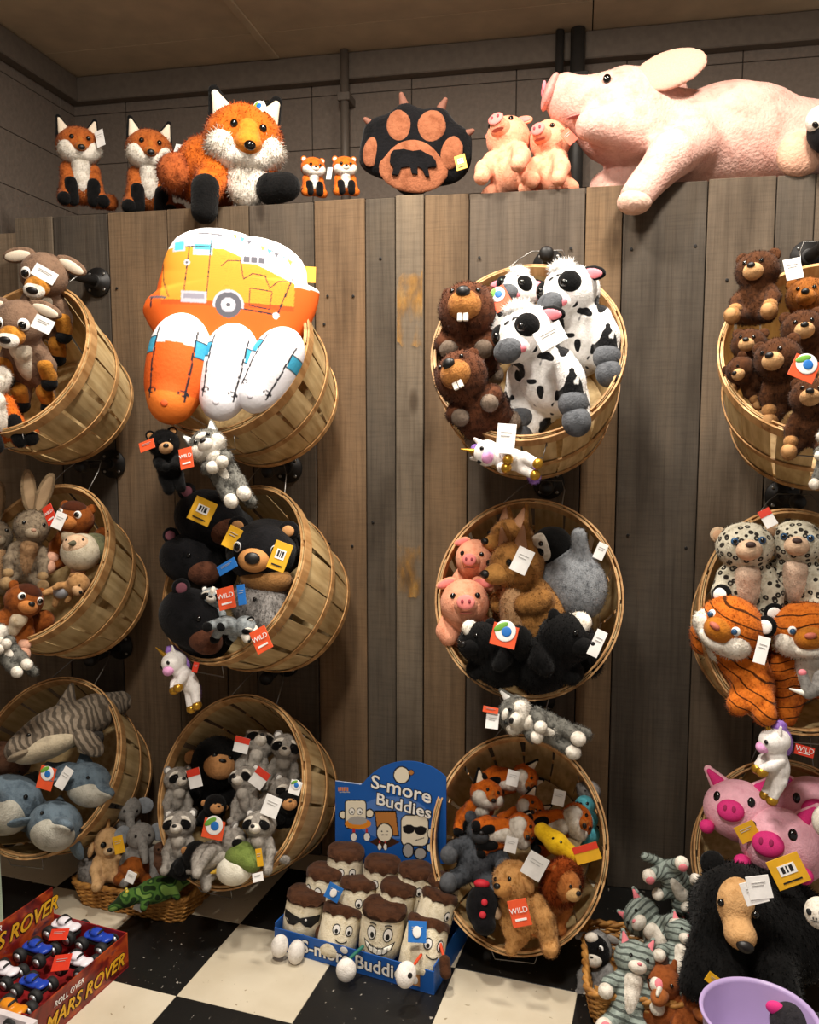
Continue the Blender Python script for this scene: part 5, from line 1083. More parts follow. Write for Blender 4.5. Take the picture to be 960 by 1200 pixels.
# ---- column 2
cp = put('camper_pillow', 'camper_cushion', 'large orange and white camper trailer cushion with printed door and wheel', 'cushion', 269, 331, ('2A', .10), 1.0, 18, 8, 0)
put('camper_end_orange', 'camper_cushion', 'orange camper cushion standing on end with a white top', 'cushion', 208, 432, ('2A', .10), 36, 12, 14, 5)
put('camper_end_white', 'camper_cushion', 'white camper cushion on end beside the orange one', 'cushion', 267, 436, ('2A', .05), 32, 12, 16, 8, 'white camper cushions')
put('camper_end_white', 'camper_cushion', 'white camper cushion leaning right against the basket rim', 'cushion', 317, 434, ('2A', .02), 30, 6, 16, 26, 'white camper cushions')
b = put('black_bear', 'plush_bear', 'small black plush bear hanging below the orange camper cushion', 'plush toy', 192, 520, ('2A', .05), 18, 5, -8, -8); hang_tag(b, 172, 522, ('2A', .09), 20, 12, -20, mat=M_ORANGE)
b = put('wolf', 'plush_wolf', 'grey plush wolf clinging to the camper basket rim', 'plush toy', 243, 522, ('2A', .05), 22, -6, 10, -36, 'wolves hugging basket rims'); hang_tag(b, 218, 537, ('2A', .10), 17, 25, -14, **WILD)
g = 'black bear pillows'
b = put('side_bear', 'bear_pillow', 'black bear pillow with a big yellow tag, topmost in its basket', 'plush toy', 246, 608, ('2B', .06), 36, 5, 20, 10, g); hang_tag(b, 237, 599, ('2B', .17), 28, 29, 22, mat=M_YEL, extra='barcode')
put('side_bear', 'bear_pillow', 'black bear pillow pressed to the left rim below the yellow tag', 'plush toy', 224, 656, ('2B', .05), 32, -5, 18, 14, g)
put('side_bear', 'bear_pillow', 'black bear pillow lowest at the left rim with a rose ear', 'plush toy', 226, 725, ('2B', .05), 36, 5, 25, 30, g)
b = put('pillow_bear', 'bear_pillow', 'black bear pillow facing out with tan muzzle and white ringed eyes', 'plush toy', 306, 648, ('2B', .03), 41, -10, 8, 4, g); hang_tag(b, 328, 652, ('2B', .17), 22, 34, 18, mat=M_YEL, extra='barcode'); hang_tag(b, 272, 630, ('2B', .12), 17, 26, 24, mat=M_YEL)
put('fluffy_grey', 'plush_wolf', 'grey plush animal tucked below the tan muzzled bear pillow', 'plush toy', 308, 712, ('2B', -.03), 34, 0, 20, 0)
b = put('badger', 'plush_badger', 'grey plush badger with white face stripe left under the orange tag', 'plush toy', 249, 700, ('2B', .06), 14, -8, 18, 4, 'badgers among the bear pillows'); hang_tag(b, 265, 701, ('2B', .12), 22, 26, -16, **WILD); hang_tag(b, 283, 697, ('2B', .125), 10, 24, -12, mat=M_BLUE); hang_tag(b, 266, 664, ('2B', .12), 26, 12, -30, mat=M_BLUE)
b = put('badger', 'plush_badger', 'grey plush badger lying by the right rim of the bear pillow basket', 'plush toy', 288, 735, ('2B', .05), 15, 30, 20, 70, 'badgers among the bear pillows'); hang_tag(b, 306, 750, ('2B', .11), 22, 28, -30, **WILD)
u = put('unicorn', 'plush_unicorn', 'white unicorn plush hanging from the bear pillow basket', 'plush toy', 204, 776, ('2B', .035), 16, -50, 0, -34, 'unicorns hugging basket rims'); hang_tag(u, 229, 782, ('2B', .03), 7, 12, 10, mat=M_RED)
g = 'raccoons in the lower basket'
R2 = [(209, 913, .0, 15, 20, -12, 'left rim with a white and red tag', 0), (211, 966, .03, 17, -15, -8, 'left rim just above the tan monkey', 0), (304, 872, -.06, 17, 5, -5, 'top middle looking up', 30), (337, 876, -.05, 17, -12, 6, 'top right against the rim', 0), (288, 913, .0, 16, -35, -10, 'centre beside the white tag', 10), (305, 966, .04, 17, -22, -4, 'right side in front of a blank white tag', 0), (272, 986, .04, 18, 30, 40, 'low centre with a round green emblem tag', 20), (330, 925, -.02, 15, 20, 30, 'right rim behind the square tag', 0)]
rc = []
for px, py, d, r, yw, rl, lb, pt in R2: rc.append(put('raccoon', 'plush_raccoon', 'grey plush raccoon at the '+lb, 'plush toy', px, py, ('2C', d), r*1.12, yw, 25+pt, rl, g))
hang_tag(rc[0], 228, 912, ('2C', .06), 17, 22, -20, band=M_RED); hang_tag(rc[2], 283, 873, ('2C', .02), 18, 18, 10, band=M_RED); hang_tag(rc[4], 304, 912, ('2C', .06), 18, 22, 34, band=M_RED); hang_tag(rc[5], 318, 945, ('2C', .08), 20, 24, 18); hang_tag(rc[6], 250, 972, ('2C', .11), 26, 22, 8, mat=M_ORANGE, extra='wild'); hang_tag(rc[7], 346, 923, ('2C', .05), 14, 16, 14, extra='wild')
put('gorilla', 'plush_gorilla', 'large dark plush gorilla deep in the raccoon basket', 'plush toy', 255, 893, ('2C', -.08), 32, 5, 25, 5)
g = 'tan faced monkeys in the raccoon basket'
put('gorilla', 'plush_monkey', 'small black plush monkey with tan face left of centre among raccoons', 'plush toy', 252, 944, ('2C', .01), 14, 10, 25, 10, g)
put('gorilla', 'plush_monkey', 'small black plush monkey at the lower left rim among raccoons', 'plush toy', 230, 1002, ('2C', .02), 17, 15, 30, 20, g)
put('gorilla', 'plush_monkey', 'small black plush monkey at the right rim among raccoons', 'plush toy', 338, 940, ('2C', -.01), 15, 10, 20, -10, g)
b = put('green_bird', 'plush_bird', 'olive and white plush bird at the bottom of the raccoon basket', 'plush toy', 282, 1012, ('2C', .04), 24, -10, 30, -18); hang_tag(b, 302, 1028, ('2C', .09), 14, 10, -20, pitch=30); hang_tag(b, 304, 1005, ('2C', .07), 8, 20, -14, mat=M_YEL)
# ---- column 3
g = 'beavers'
put('beaver', 'plush_beaver', 'brown plush beaver, upper one of two beside the cows', 'plush toy', 548, 364, ('3A', .06), 33, -8, 12, 0, g)
put('beaver', 'plush_beaver', 'brown plush beaver, lower one of two by the basket rim', 'plush toy', 541, 442, ('3A', .08), 31, -14, 14, -24, g)
g = 'spotted cows'
c1 = put('cow', 'plush_cow', 'black and white plush cow, upper right one with fluffy head', 'plush toy', 668, 346, ('3A', .04), 37, -36, 4, -10, g)
c2 = put('cow', 'plush_cow', 'black and white plush cow in front with a large white tag', 'plush toy', 619, 396, ('3A', .07), 40, -36, 2, -14, g); hang_tag(c2, 645, 394, ('3A', .18), 34, 26, -28)
c3 = put('cow', 'plush_cow', 'black and white plush cow mostly hidden behind the other two', 'plush toy', 606, 344, ('3A', .0), 27, -20, 10, 10, g); hang_tag(c3, 586, 350, ('3A', .08), 22, 28, -30, mat=M_ORANGE, extra='wild')
u = put('unicorn', 'plush_unicorn', 'white unicorn plush with purple tail gripping the cow basket rim', 'plush toy', 571, 531, ('3A', .04), 18, -20, 10, -76, 'unicorns hugging basket rims'); hang_tag(u, 593, 514, ('3A', .10), 22, 36, 4)
g = 'peach pigs in the basket'
put('pig_nest', 'plush_pig', 'peach pig plush in the basket, upper of two', 'plush toy', 557, 655, ('3B', .0), 25, -12, 10, 2, g)
put('pig_nest', 'plush_pig', 'peach pig plush in the basket, lower of two beside the skunk', 'plush toy', 545, 707, ('3B', .03), 31, 2, 16, -4, g)
g = 'kangaroos'
put('kangaroo', 'plush_kangaroo', 'tan plush kangaroo behind the other, only its head showing', 'plush toy', 600, 632, ('3B', -.01), 30, -48, 5, 4, g)
b = put('kangaroo', 'plush_kangaroo', 'tan plush kangaroo in front with a blank white tag on its ear', 'plush toy', 606, 662, ('3B', .05), 36, -48, 5, -8, g); hang_tag(b, 612, 657, ('3B', .15), 20, 30, 24)
b = put('penguin_chick', 'plush_penguin', 'fluffy grey penguin chick plush with black and white head', 'plush toy', 646, 640, ('3B', .02), 25, -8, 16, -24); hang_tag(b, 704, 646, ('3B', .05), 12, 20, 24)
g = 'skunks'
b = put('skunk', 'plush_skunk', 'black plush skunk at the lower left rim with a green emblem tag', 'plush toy', 563, 752, ('3B', .08), 27, -30, 22, -20, g); hang_tag(b, 591, 745, ('3B', .16), 30, 26, 12, mat=M_ORANGE, extra='wild')
b = put('skunk', 'plush_skunk', 'black plush skunk at the lower right below the penguin chick', 'plush toy', 664, 748, ('3B', .06), 34, 40, 22, 12, g); hang_tag(b, 700, 754, ('3B', .13), 13, 32, 24)
b = put('wolf', 'plush_wolf', 'grey plush wolf clinging below the kangaroo basket', 'plush toy', 603, 836, ('3B', .05), 22, -4, 10, -72, 'wolves hugging basket rims'); hang_tag(b, 577, 845, ('3B', .07), 15, 18, 4); hang_tag(b, 575, 832, ('3B', .08), 18, 7, 8, mat=M_ORANGE)
g = 'small foxes in the bottom basket'
FX = [(570, 930, -.06, 17, 20, 10, 12, 'at the upper left of the dark bottom basket', None), (615, 912, -.07, 15, 10, 10, 70, 'turned sideways at the top of the bottom basket', (601, 912)), (622, 948, -.04, 15, -10, 15, 50, 'in the middle behind another fox', None), (611, 972, .0, 17, -5, 20, 80, 'with yellow cap and blank grey tag', (599, 990)), (676, 962, -.03, 18, -10, 20, 80, 'at the right rim by the blue caterpillar', (655, 935))]
for px, py, d, r, yw, pt, rl, lb, tg_ in FX:
    b = put('fox_nest', 'plush_fox', 'small fox plush '+lb, 'plush toy', px, py, ('3C', d), r*1.15, yw, pt+15, rl, g)
    if tg_: hang_tag(b, tg_[0], tg_[1], ('3C', d+.08), 14, 18, 10)
put('grey_gorilla', 'plush_gorilla', 'dark grey plush gorilla at the left rim of the fox basket', 'plush toy', 563, 975, ('3C', -.02), 20, 0, 30, 6)
put('ladybird', 'plush_ladybird', 'black plush toy with two red spots at the lower left rim', 'plush toy', 565, 1062, ('3C', .03), 19, 0, 30, 0)
b = put('dog', 'plush_dog', 'curly golden plush dog with an orange tag', 'plush toy', 602, 1032, ('3C', .07), 24, -32, 22, -12); hang_tag(b, 609, 1070, ('3C', .16), 23, 30, -18, **WILD)
b = put('lion', 'plush_lion', 'plush lion with shaggy rust mane beside the golden dog', 'plush toy', 662, 1036, ('3C', .05), 22, 40, 15, 10); hang_tag(b, 627, 1015, ('3C', .13), 25, 28, 28)
put('yellow_toy', 'plush_banana', 'smooth yellow plush toy above the lion', 'plush toy', 658, 990, ('3C', .03), 19, 0, 20, 0)
b = put('blue_caterpillar', 'plush_caterpillar', 'pale blue plush caterpillar along the right rim of the fox basket', 'plush toy', 688, 968, ('3C', -.05), 19, 0, 20, -8); hang_tag(b, 688, 1000, ('3C', .09), 30, 20, -22, mat=M_YEL, band=M_RED)
b = put('fluffy_grey', 'plush_mouse', 'small pale plush animal in shadow at the top right of the fox basket', 'plush toy', 690, 928, ('3C', -.07), 13, 0, 20, 0)
# ---- column 4
g = 'brown bears'
BB = [(888, 318, .06, 25, -14, 8, 0, 'brown plush bear highest in the right basket with a white tag', 'brown_bear'), (947, 348, .0, 24, -6, 8, 0, 'ginger plush bear at the right edge behind the others', 'ginger_bear'), (941, 386, .04, 24, 4, 8, -6, 'brown plush bear below the ginger one at the right edge', 'brown_bear_nest'), (878, 404, .03, 20, -10, 10, 6, 'brown plush bear at the left rim with bare muzzle up', 'brown_bear_nest'), (912, 421, .07, 27, -16, 12, -8, 'brown plush bear in front with an orange and green tag', 'brown_bear_nest'), (868, 434, .04, 17, -20, 12, -40, 'smallest brown plush bear squeezed at the left rim', 'brown_bear_nest'), (952, 466, .06, 25, -6, 14, 6, 'brown plush bear lowest at the right edge of the bear basket', 'brown_bear_nest')]
bb = [put(kd, 'plush_bear', lb, 'plush toy', px, py, ('4A', d), r, yw, pt, rl, g) for px, py, d, r, yw, pt, rl, lb, kd in BB]
hang_tag(bb[0], 930, 315, ('4A', .13), 19, 26, -10); hang_tag(bb[4], 943, 432, ('4A', .17), 30, 28, 24, mat=M_ORANGE, extra='wild')
put('wolf', 'plush_wolf', 'grey plush wolf clinging at the right edge below the bears', 'plush toy', 978, 510, ('4A', .05), 17, -20, 5, 10, 'wolves hugging basket rims')
g = 'snow leopards'
b = put('snow_leopard', 'plush_leopard', 'spotted snow leopard plush, left of two, ear against the wall', 'plush toy', 873, 640, ('4B', .05), 32, 10, 10, -4, g); hang_tag(b, 900, 607, ('4B', .10), 14, 22, -30, band=M_RED)
put('snow_leopard', 'plush_leopard', 'spotted snow leopard plush, right of two at the picture edge', 'plush toy', 934, 636, ('4B', .04), 30, 0, 10, 3, g)
g = 'tigers'
put('tiger', 'plush_tiger', 'orange tiger plush with its face turned down at the left rim', 'plush toy', 858, 734, ('4B', .05), 38, -24, -10, 26, g)
b = put('tiger_sit', 'plush_tiger', 'orange tiger plush with white cheeks at the right edge', 'plush toy', 944, 738, ('4B', .05), 37, 8, 2, -10, g); hang_tag(b, 893, 762, ('4B', .14), 14, 32, 14)
put('elephant_trunk', 'plush_elephant', 'grey elephant plush with pink trunk tip and a tusk at the right edge', 'plush toy', 944, 795, ('4B', .10), 17, 0, 10, 0)
u = put('unicorn', 'plush_unicorn', 'white unicorn plush with gold hooves hanging below the tigers', 'plush toy', 908, 868, ('4B', .05), 19, -60, 0, -6, 'unicorns hugging basket rims'); hang_tag(u, 943, 880, ('4B', .03), 22, 12, 12, mat=M_RED, text='WILD')
g = 'round pink pigs'
b = put('round_pig', 'pig_pillow', 'round pink pig pillow, left one with hot pink ear lining showing', 'plush toy', 865, 949, ('4C', .06), 36, -12, 26, 8, g); hang_tag(b, 876, 975, ('4C', .16), 24, 20, -32, mat=M_YEL)
b = put('round_pig', 'pig_pillow', 'round pink pig pillow, nearest with a big yellow price tag', 'plush toy', 914, 988, ('4C', .10), 42, -16, 26, 8, g); hang_tag(b, 924, 1021, ('4C', .22), 38, 34, -28, mat=M_YEL, extra='barcode')
put('round_pig', 'pig_pillow', 'round pink pig pillow, rightmost behind the unicorn', 'plush toy', 950, 945, ('4C', .03), 36, 14, 26, -6, g)
lb_ = put('lying_bear', 'plush_bear', 'big black plush bear with long tan muzzle pointing down', 'plush toy', 862, 1056, ('4C', .16), 44, 4, 14, 14); hang_tag(lb_, 890, 1040, ('4C', .36), 26, 26, -14); hang_tag(lb_, 884, 1046, ('4C', .355), 26, 26, -22)
# ================================================================== FLOOR DISPLAYS
def frame(o, u, w_=Vector((0, 0, 1))):
    """matrix with X along u, Z along w_, -Y facing out"""
    u = u.normalized(); w_ = w_.normalized(); n = u.cross(w_) * -1.0
    y = w_.cross(u)
    return Matrix(((u.x, y.x, w_.x, o.x), (u.y, y.y, w_.y, o.y), (u.z, y.z, w_.z, o.z), (0, 0, 0, 1)))
def panel(parent, nm, mat, lo, hi, bev=.0006): return obj(nm, bevelled(MB().box(lo, hi).mesh(nm), bev, 1), mat, parent)
def lettering(parent, body, size, M, mat, back=None, shear=0, off=.0, nm='lettering', sx_=1.0):
    if back: o = obj(nm+'_outline', text_mesh(body, size, .0002, size*.055, shear=shear), back, parent); o.matrix_local = M @ XZ @ Matrix.Diagonal((sx_, 1, 1, 1))
    o = obj(nm, text_mesh(body, size, .0003, off, shear=shear), mat, parent); o.matrix_local = M @ Matrix.Translation((0, -.0008, 0)) @ XZ @ Matrix.Diagonal((sx_, 1, 1, 1))
# ---- marshmallow tray
FR = on_z(508.5, 1166.5, 0); FL = on_z(322, 1112, 0); ux = (FR-FL).normalized(); TW = (FR-FL).length; TD = .235; TH = .06
MT = frame(FL, ux); e = empty('display_tray', MT); tag(e, 'blue cardboard display tray with arched header reading S-more Buddies', 'display box')
M_CARD = plain('blue_card_stock', '1c58a8', .45, 0, .4, 0, 12); WM[e.name] = MT
panel(e, 'tray_floor', M_CARD, (0, 0, 0), (TW, TD, .003)); fp = panel(e, 'front_panel', M_CARD, (0, 0, .003), (TW, .003, TH)); panel(e, 'back_panel', M_CARD, (0, TD-.003, .003), (TW, TD, TH+.02))
for x in (0, TW-.003): panel(e, 'side_panel', M_CARD, (x, .003, .003), (x+.003, TD-.003, TH+.012))
lettering(e, 'S-more Buddies', .047, Matrix.Translation((TW*.52, -.0008, TH*.5)), C_WHITE, M_INK, off=.0008)
pc = obj('printed_cracker', bevelled(MB().box((TW*.86, -.0014, TH*.2), (TW*.92, 0, TH*.8)).mesh('print'), .0004, 1), C_TAN, e); obj('printed_mallow', ballmesh('print', (TW*.89, -.002, TH*.45), (.009, .001, .011)), C_WHITE, pc)
obj('printed_mallow', ballmesh('print', (TW*.46, -.0018, TH*.86), (.011, .001, .009)), C_WHITE, e)
# header card: flat print, its outline read off the photograph on the plane of the tray's back edge
yv = MT.col[1].to_3d(); PB = FL+yv*(TD+.002)
def hp(px, py): return MT.inverted() @ on_plane(px, py, PB, yv)
def htop(x):
    a = 915+(x-393)*.12
    b_ = 955-63*math.sqrt(max(0, 1-((x-477)/64.)**2)) if abs(x-477) < 64 else 1e3
    return min(a, b_) if x < 424 else b_
nx_, ny_ = 210, 170; V = []; F = []; PX = []
xl, xr = 393., 523.
for i in range(nx_+1):
    x = xl+(xr-xl)*i/nx_; t0 = min(htop(x), 1000)
    for j in range(ny_+1):
        y = t0+(1012-t0)*j/ny_; V.append(hp(x, y)); PX.append((x, y))
nv = len(V); V += [v+Vector((0, .003, 0)) for v in V]
for i in range(nx_):
    for j in range(ny_):
        q = i*(ny_+1)+j; F.append((q, q+1, q+ny_+2, q+ny_+1)); F.append((q+nv, q+ny_+1+nv, q+ny_+2+nv, q+1+nv))
ed = [i*(ny_+1) for i in range(nx_+1)]; F += [(a, b_, b_+nv, a+nv) for a, b_ in zip(ed[:-1], ed[1:])]
F += [(j, j+nv, j+1+nv, j+1) for j in range(ny_)]+[(nx_*(ny_+1)+j, nx_*(ny_+1)+j+1, nx_*(ny_+1)+j+1+nv, nx_*(ny_+1)+j+nv) for j in range(ny_)]
hm = mesh('header_card', V, F, False); PX = np.array(PX+PX)
def header_print(co):
    x = (PX[:, 0]-380)*6; y = (PX[:, 1]-880)*6; c = np.zeros((len(x), 3)); blue, lbl, cream, ink, brn, org, red, wh, choc, gry = P_('1c58a8', '6f93cf', 'eadfc8', '121014', 'b5763a', 'e08a2a', 'c03030', 'f3efe8', '40261a', 'a8a4a0')
    c[:] = blue; c[np.hypot((x-480)/260, (y-470)/150) < 1] = blue*.55+lbl*.45
    def blob(x0, y0, a, b_, col, o=9): c[np.hypot((x-x0)/(a+o), (y-y0)/(b_+o)) < 1] = ink; c[np.hypot((x-x0)/a, (y-y0)/b_) < 1] = col
    def box(x0, y0, x1, y1, col, o=8, r=22):
        def rr(g): dx = np.maximum(np.abs(x-(x0+x1)/2)-(x1-x0)/2+r, 0); dy = np.maximum(np.abs(y-(y0+y1)/2)-(y1-y0)/2+r, 0); return np.hypot(dx, dy) < r+g
        c[rr(o)] = ink; c[rr(0)] = col
    blob(545, 170, 52, 55, cream); blob(612, 152, 16, 16, brn, 5)
    c[(np.hypot((x-150)/95, (y-275)/18) < 0)] = org
    c[inrect(x, y, 95, 255, 175, 282) & (np.sin(x*.5) > -.4)] = org; c[inrect(x, y, 105, 287, 180, 293)] = gry
    blob(132, 450, 22, 24, cream); blob(320, 440, 24, 26, cream); box(150, 350, 290, 540, cream); c[np.hypot((x-238)/92, (y-512)/40) < 1] = org; c[np.hypot((x-235)/66, (y-490)/30) < 1] = gry
    for ex in (195, 250): blob(ex, 425, 18, 22, wh, 4); c[np.hypot(x-ex-3, y-430) < 8] = ink
    for lx in (208, 300): c[inrect(x, y, lx-8, 545, lx+8, 590)] = red; blob(lx, 605, 20, 28, wh, 5)
    q = (x-360)-(y-430)*.12; c[(q > -8) & (q < 148) & (y > 425-8) & (y < 600)] = ink; c[(q > 0) & (q < 140) & (y > 432) & (y < 592)] = brn
    c[(np.abs(x-425)/110+np.abs(y-640)/55) < 1] = choc; blob(425, 575, 52, 62, cream); c[np.hypot(x-405, y-565) < 5] = ink; c[np.hypot(x-445, y-565) < 5] = ink; c[seg(x, y, (405, 590), (445, 590), 3)] = ink
    for lx in (390, 430): c[inrect(x, y, lx-4, 630, lx+4, 660)] = red; blob(lx, 675, 12, 22, wh, 4)
    box(545, 455, 728, 665, cream, 8, 40); c[np.hypot((x-595)/42, (y-550)/32) < 1] = ink; c[np.hypot((x-678)/42, (y-560)/32) < 1] = ink; c[seg(x, y, (560, 535), (715, 550), 8)] = ink; c[seg(x, y, (640, 630), (700, 612), 3)] = ink
    blob(590, 700, 34, 46, gry); blob(676, 722, 38, 38, gry); blob(745, 680, 24, 26, cream); blob(745, 580, 16, 30, cream, 6)
    c[seg(x, y, (75, 205), (255, 232), 6)] = lbl*.6+wh*.4; 
    return c
paint_mesh(hm, header_print); hc = obj('header_card', hm, painted('printed_card', .4), e)
def hmat(px, py, rot): o = hp(px, py); return Matrix.Translation(o+Vector((0, -.0012, 0))) @ Matrix.Rotation(math.radians(rot), 4, 'Y')
px2m = depth(PB)/FPX
for txt, px, py, sz, sxx in (('S-more', 470, 925, 22, 1.12), ('Buddies', 473, 944.5, 19, 1.12)):
    o = obj('title_outline', text_mesh(txt, sz*px2m, .0002, .0028), M_INK, hc); o.matrix_local = hmat(px, py, 4) @ XZ @ Matrix.Diagonal((sxx, 1, 1, 1))
    o = obj('title_lettering', text_mesh(txt, sz*px2m, .0003, .0007), C_WHITE, hc); o.matrix_local = hmat(px, py, 4) @ Matrix.Translation((0, -.0008, 0)) @ XZ @ Matrix.Diagonal((sxx, 1, 1, 1))
g = 'marshmallow toys in the blue tray'
MM = [('mallow_shades', 356, 1070, .060, 22, 6, 6, 8, 'marshmallow plush wearing black sunglasses at the left front of the tray'), ('mallow_plain', 398, 1090, .058, 23, 20, 24, 6, 'marshmallow plush with drooping chocolate top between the sunglasses and the grin'), ('mallow_grin', 448, 1088, .060, 25, 4, 4, 6, 'marshmallow plush with a wide toothy grin at the tray front'), ('mallow_tagged', 497, 1108, .062, 25, 30, 30, 10, 'marshmallow plush leaning at the right front with a blue square tag'),
      ('mallow_plain', 379, 1042, .125, 21, -20, 10, 4, 'marshmallow plush in the second row behind the sunglasses one'), ('mallow_plain', 419, 1056, .120, 21, 35, 14, 2, 'marshmallow plush in the second row behind the drooping chocolate one'), ('mallow_plain', 464, 1060, .120, 21, -15, 10, 8, 'marshmallow plush in the second row behind the grinning one'), ('mallow_plain', 510, 1070, .115, 21, 60, 20, 14, 'marshmallow plush at the right end of the second row'),
      ('mallow_plain', 404, 1018, .185, 21, 20, 6, 4, 'marshmallow plush in the back row, leftmost'), ('mallow_plain', 447, 1032, .185, 21, 10, 6, 4, 'marshmallow plush in the back row with one big eye showing'), ('mallow_plain', 486, 1040, .180, 21, 40, 8, 6, 'marshmallow plush in the back row, third from left'), ('mallow_plain', 517, 1050, .175, 19, 0, 8, 10, 'marshmallow plush in the back row beside the fox basket')]
mm = [put(kd, 'plush_marshmallow', lb, 'plush toy', px, py, ('T', z), r, yw, pt, rl, g) for kd, px, py, z, r, yw, pt, rl, lb in MM]
b = hang_tag(mm[3], 489, 1092, ('T', .002), 22, 23, -4, mat=M_BLUE, pitch=25); obj('tag_figure', ballmesh('figure', (0, -.003, 0), (.011, .001, .013)), C_WHITE, b)
b = hang_tag(mm[4], 391, 1046, ('T', .06), 18, 18, 24, mat=M_BLUE, pitch=15); obj('tag_figure', ballmesh('figure', (0, -.003, 0), (.009, .001, .011)), C_WHITE, b)
# ---- rover boxes
M_RBOX = plain('red_rover_card', '7a1a14', .4, 0, .4, 0, 14); M_RIN = plain('red_inner_card', '8a1418', .5); M_GOLDP = plain('gold_print', 'e0a81e', .5)
def rover_print():
    m, nt, b = newmat('mars_print_card'); n = nd(nt, 'ShaderNodeTexNoise'); n.inputs['Scale'].default_value = 11; n.inputs['Detail'].default_value = 4; n.inputs['Distortion'].default_value = 1.2
    nt.links.new(coords(nt, (1, 1, 1.6)), n.inputs['Vector']); nt.links.new(ramp(nt, n.outputs['Fac'], [(.3, hexc('2a0d0c')), (.48, hexc('7a1c12')), (.6, hexc('b04a1c')), (.75, hexc('3a2a3a'))]), b.inputs['Base Color']); b.inputs['Roughness'].default_value = .35
    return m
M_MARS = rover_print()
CR = on_z(151, 1133, 0); va = Vector((-.16, -.987, 0)); vb = Vector((-.987, .16, 0)); RL, RW, RH = .318, .235, .092
# frame: X along -va reversed (towards the wall), built in local axes a (towards camera) and b (left)
M0 = Matrix(((-vb.x, -va.x, 0, CR.x+va.x*RL+vb.x*RW), (-vb.y, -va.y, 0, CR.y+va.y*RL+vb.y*RW), (0, 0, 1, 0), (0, 0, 0, 1)))   # local x: 0..RW towards right, y: 0..RL towards the wall
e = empty('display_box', M0); tag(e, 'red open display box reading MARS ROVER filled with toy rovers', 'display box'); WM[e.name] = M0
panel(e, 'box_floor', M_RIN, (0, 0, 0), (RW, RL, .003)); panel(e, 'side_panel', M_MARS, (RW-.003, 0, .003), (RW, RL, RH)); panel(e, 'end_panel', M_RIN, (0, RL-.003, .003), (RW-.003, RL, RH)); panel(e, 'end_panel', M_RIN, (0, 0, .003), (RW-.003, .003, RH)); panel(e, 'header_panel', M_MARS, (0, .003, .003), (.003, RL-.003, RH+.075))
RZ = Matrix.Rotation(math.pi/2, 4, 'Z')
lettering(e, 'MARS ROVER', .044, Matrix.Translation((RW+.001, RL*.53, RH*.36)) @ RZ, M_GOLDP, M_INK, .35, .0006)
lettering(e, 'ROLL OVER', .018, Matrix.Translation((RW+.001, RL*.36, RH*.74)) @ RZ, C_WHITE, None, .3)
lettering(e, 'MARS ROVER', .052, Matrix.Translation((.0045, RL*.55, RH+.028)) @ RZ, M_GOLDP, M_INK, .35, .0008, sx_=.98)
lettering(e, 'ROLL OVER', .020, Matrix.Translation((.0045, RL*.30, RH+.062)) @ RZ, C_WHITE, None, .3)
g = 'rovers in the red box'
for kd, px, py, lb in (('rover_blue', 44, 1116, 'blue toy rover at the left middle of the red box'), ('rover_blue', 116, 1103, 'blue toy rover by the right edge of the red box'), ('rover_blue', 40, 1157, 'blue toy rover nearest the front of the red box'), ('rover_white', 78, 1090, 'white toy rover at the back of the red box under a red tag'), ('rover_white', 92, 1131, 'white toy rover in the middle front with a striped red tag'), ('rover_white', 6, 1142, 'white toy rover cut by the left edge of the picture')):
    r_ = put(kd, 'toy_rover', lb, 'toy car', px, py, ('Z', .066), 17, -10, 0, 0, g)
    if '78' == str(px): hang_tag(r_, 69, 1095, ('Z', .10), 24, 13, -10, mat=M_RED, pitch=50)
    if '92' == str(px): hang_tag(r_, 72, 1128, ('Z', .10), 24, 18, -14, mat=M_RED, pitch=50)
M1 = M0 @ Matrix.Translation((0, -.262, 0)); e = empty('display_box', M1); tag(e, 'white open cardboard box at the lower left corner of the picture', 'display box'); W2 = plain('white_box_card', 'd8cfd0', .5)
panel(e, 'box_floor', W2, (0, 0, 0), (RW+.03, .255, .003)); panel(e, 'end_panel', W2, (0, .240, .003), (RW+.03, .255, RH+.004)); panel(e, 'side_panel', W2, (RW+.015, 0, .003), (RW+.03, .240, RH+.004)); panel(e, 'side_panel', W2, (0, 0, .003), (.01, .240, RH+.004)); panel(e, 'end_panel', W2, (.01, 0, .003), (RW+.015, .01, RH))
put('rover_orange', 'toy_rover', 'orange toy car in the white box at the lower left corner', 'toy car', 12, 1188, ('Z', .075), 20, -10, 0, 0)
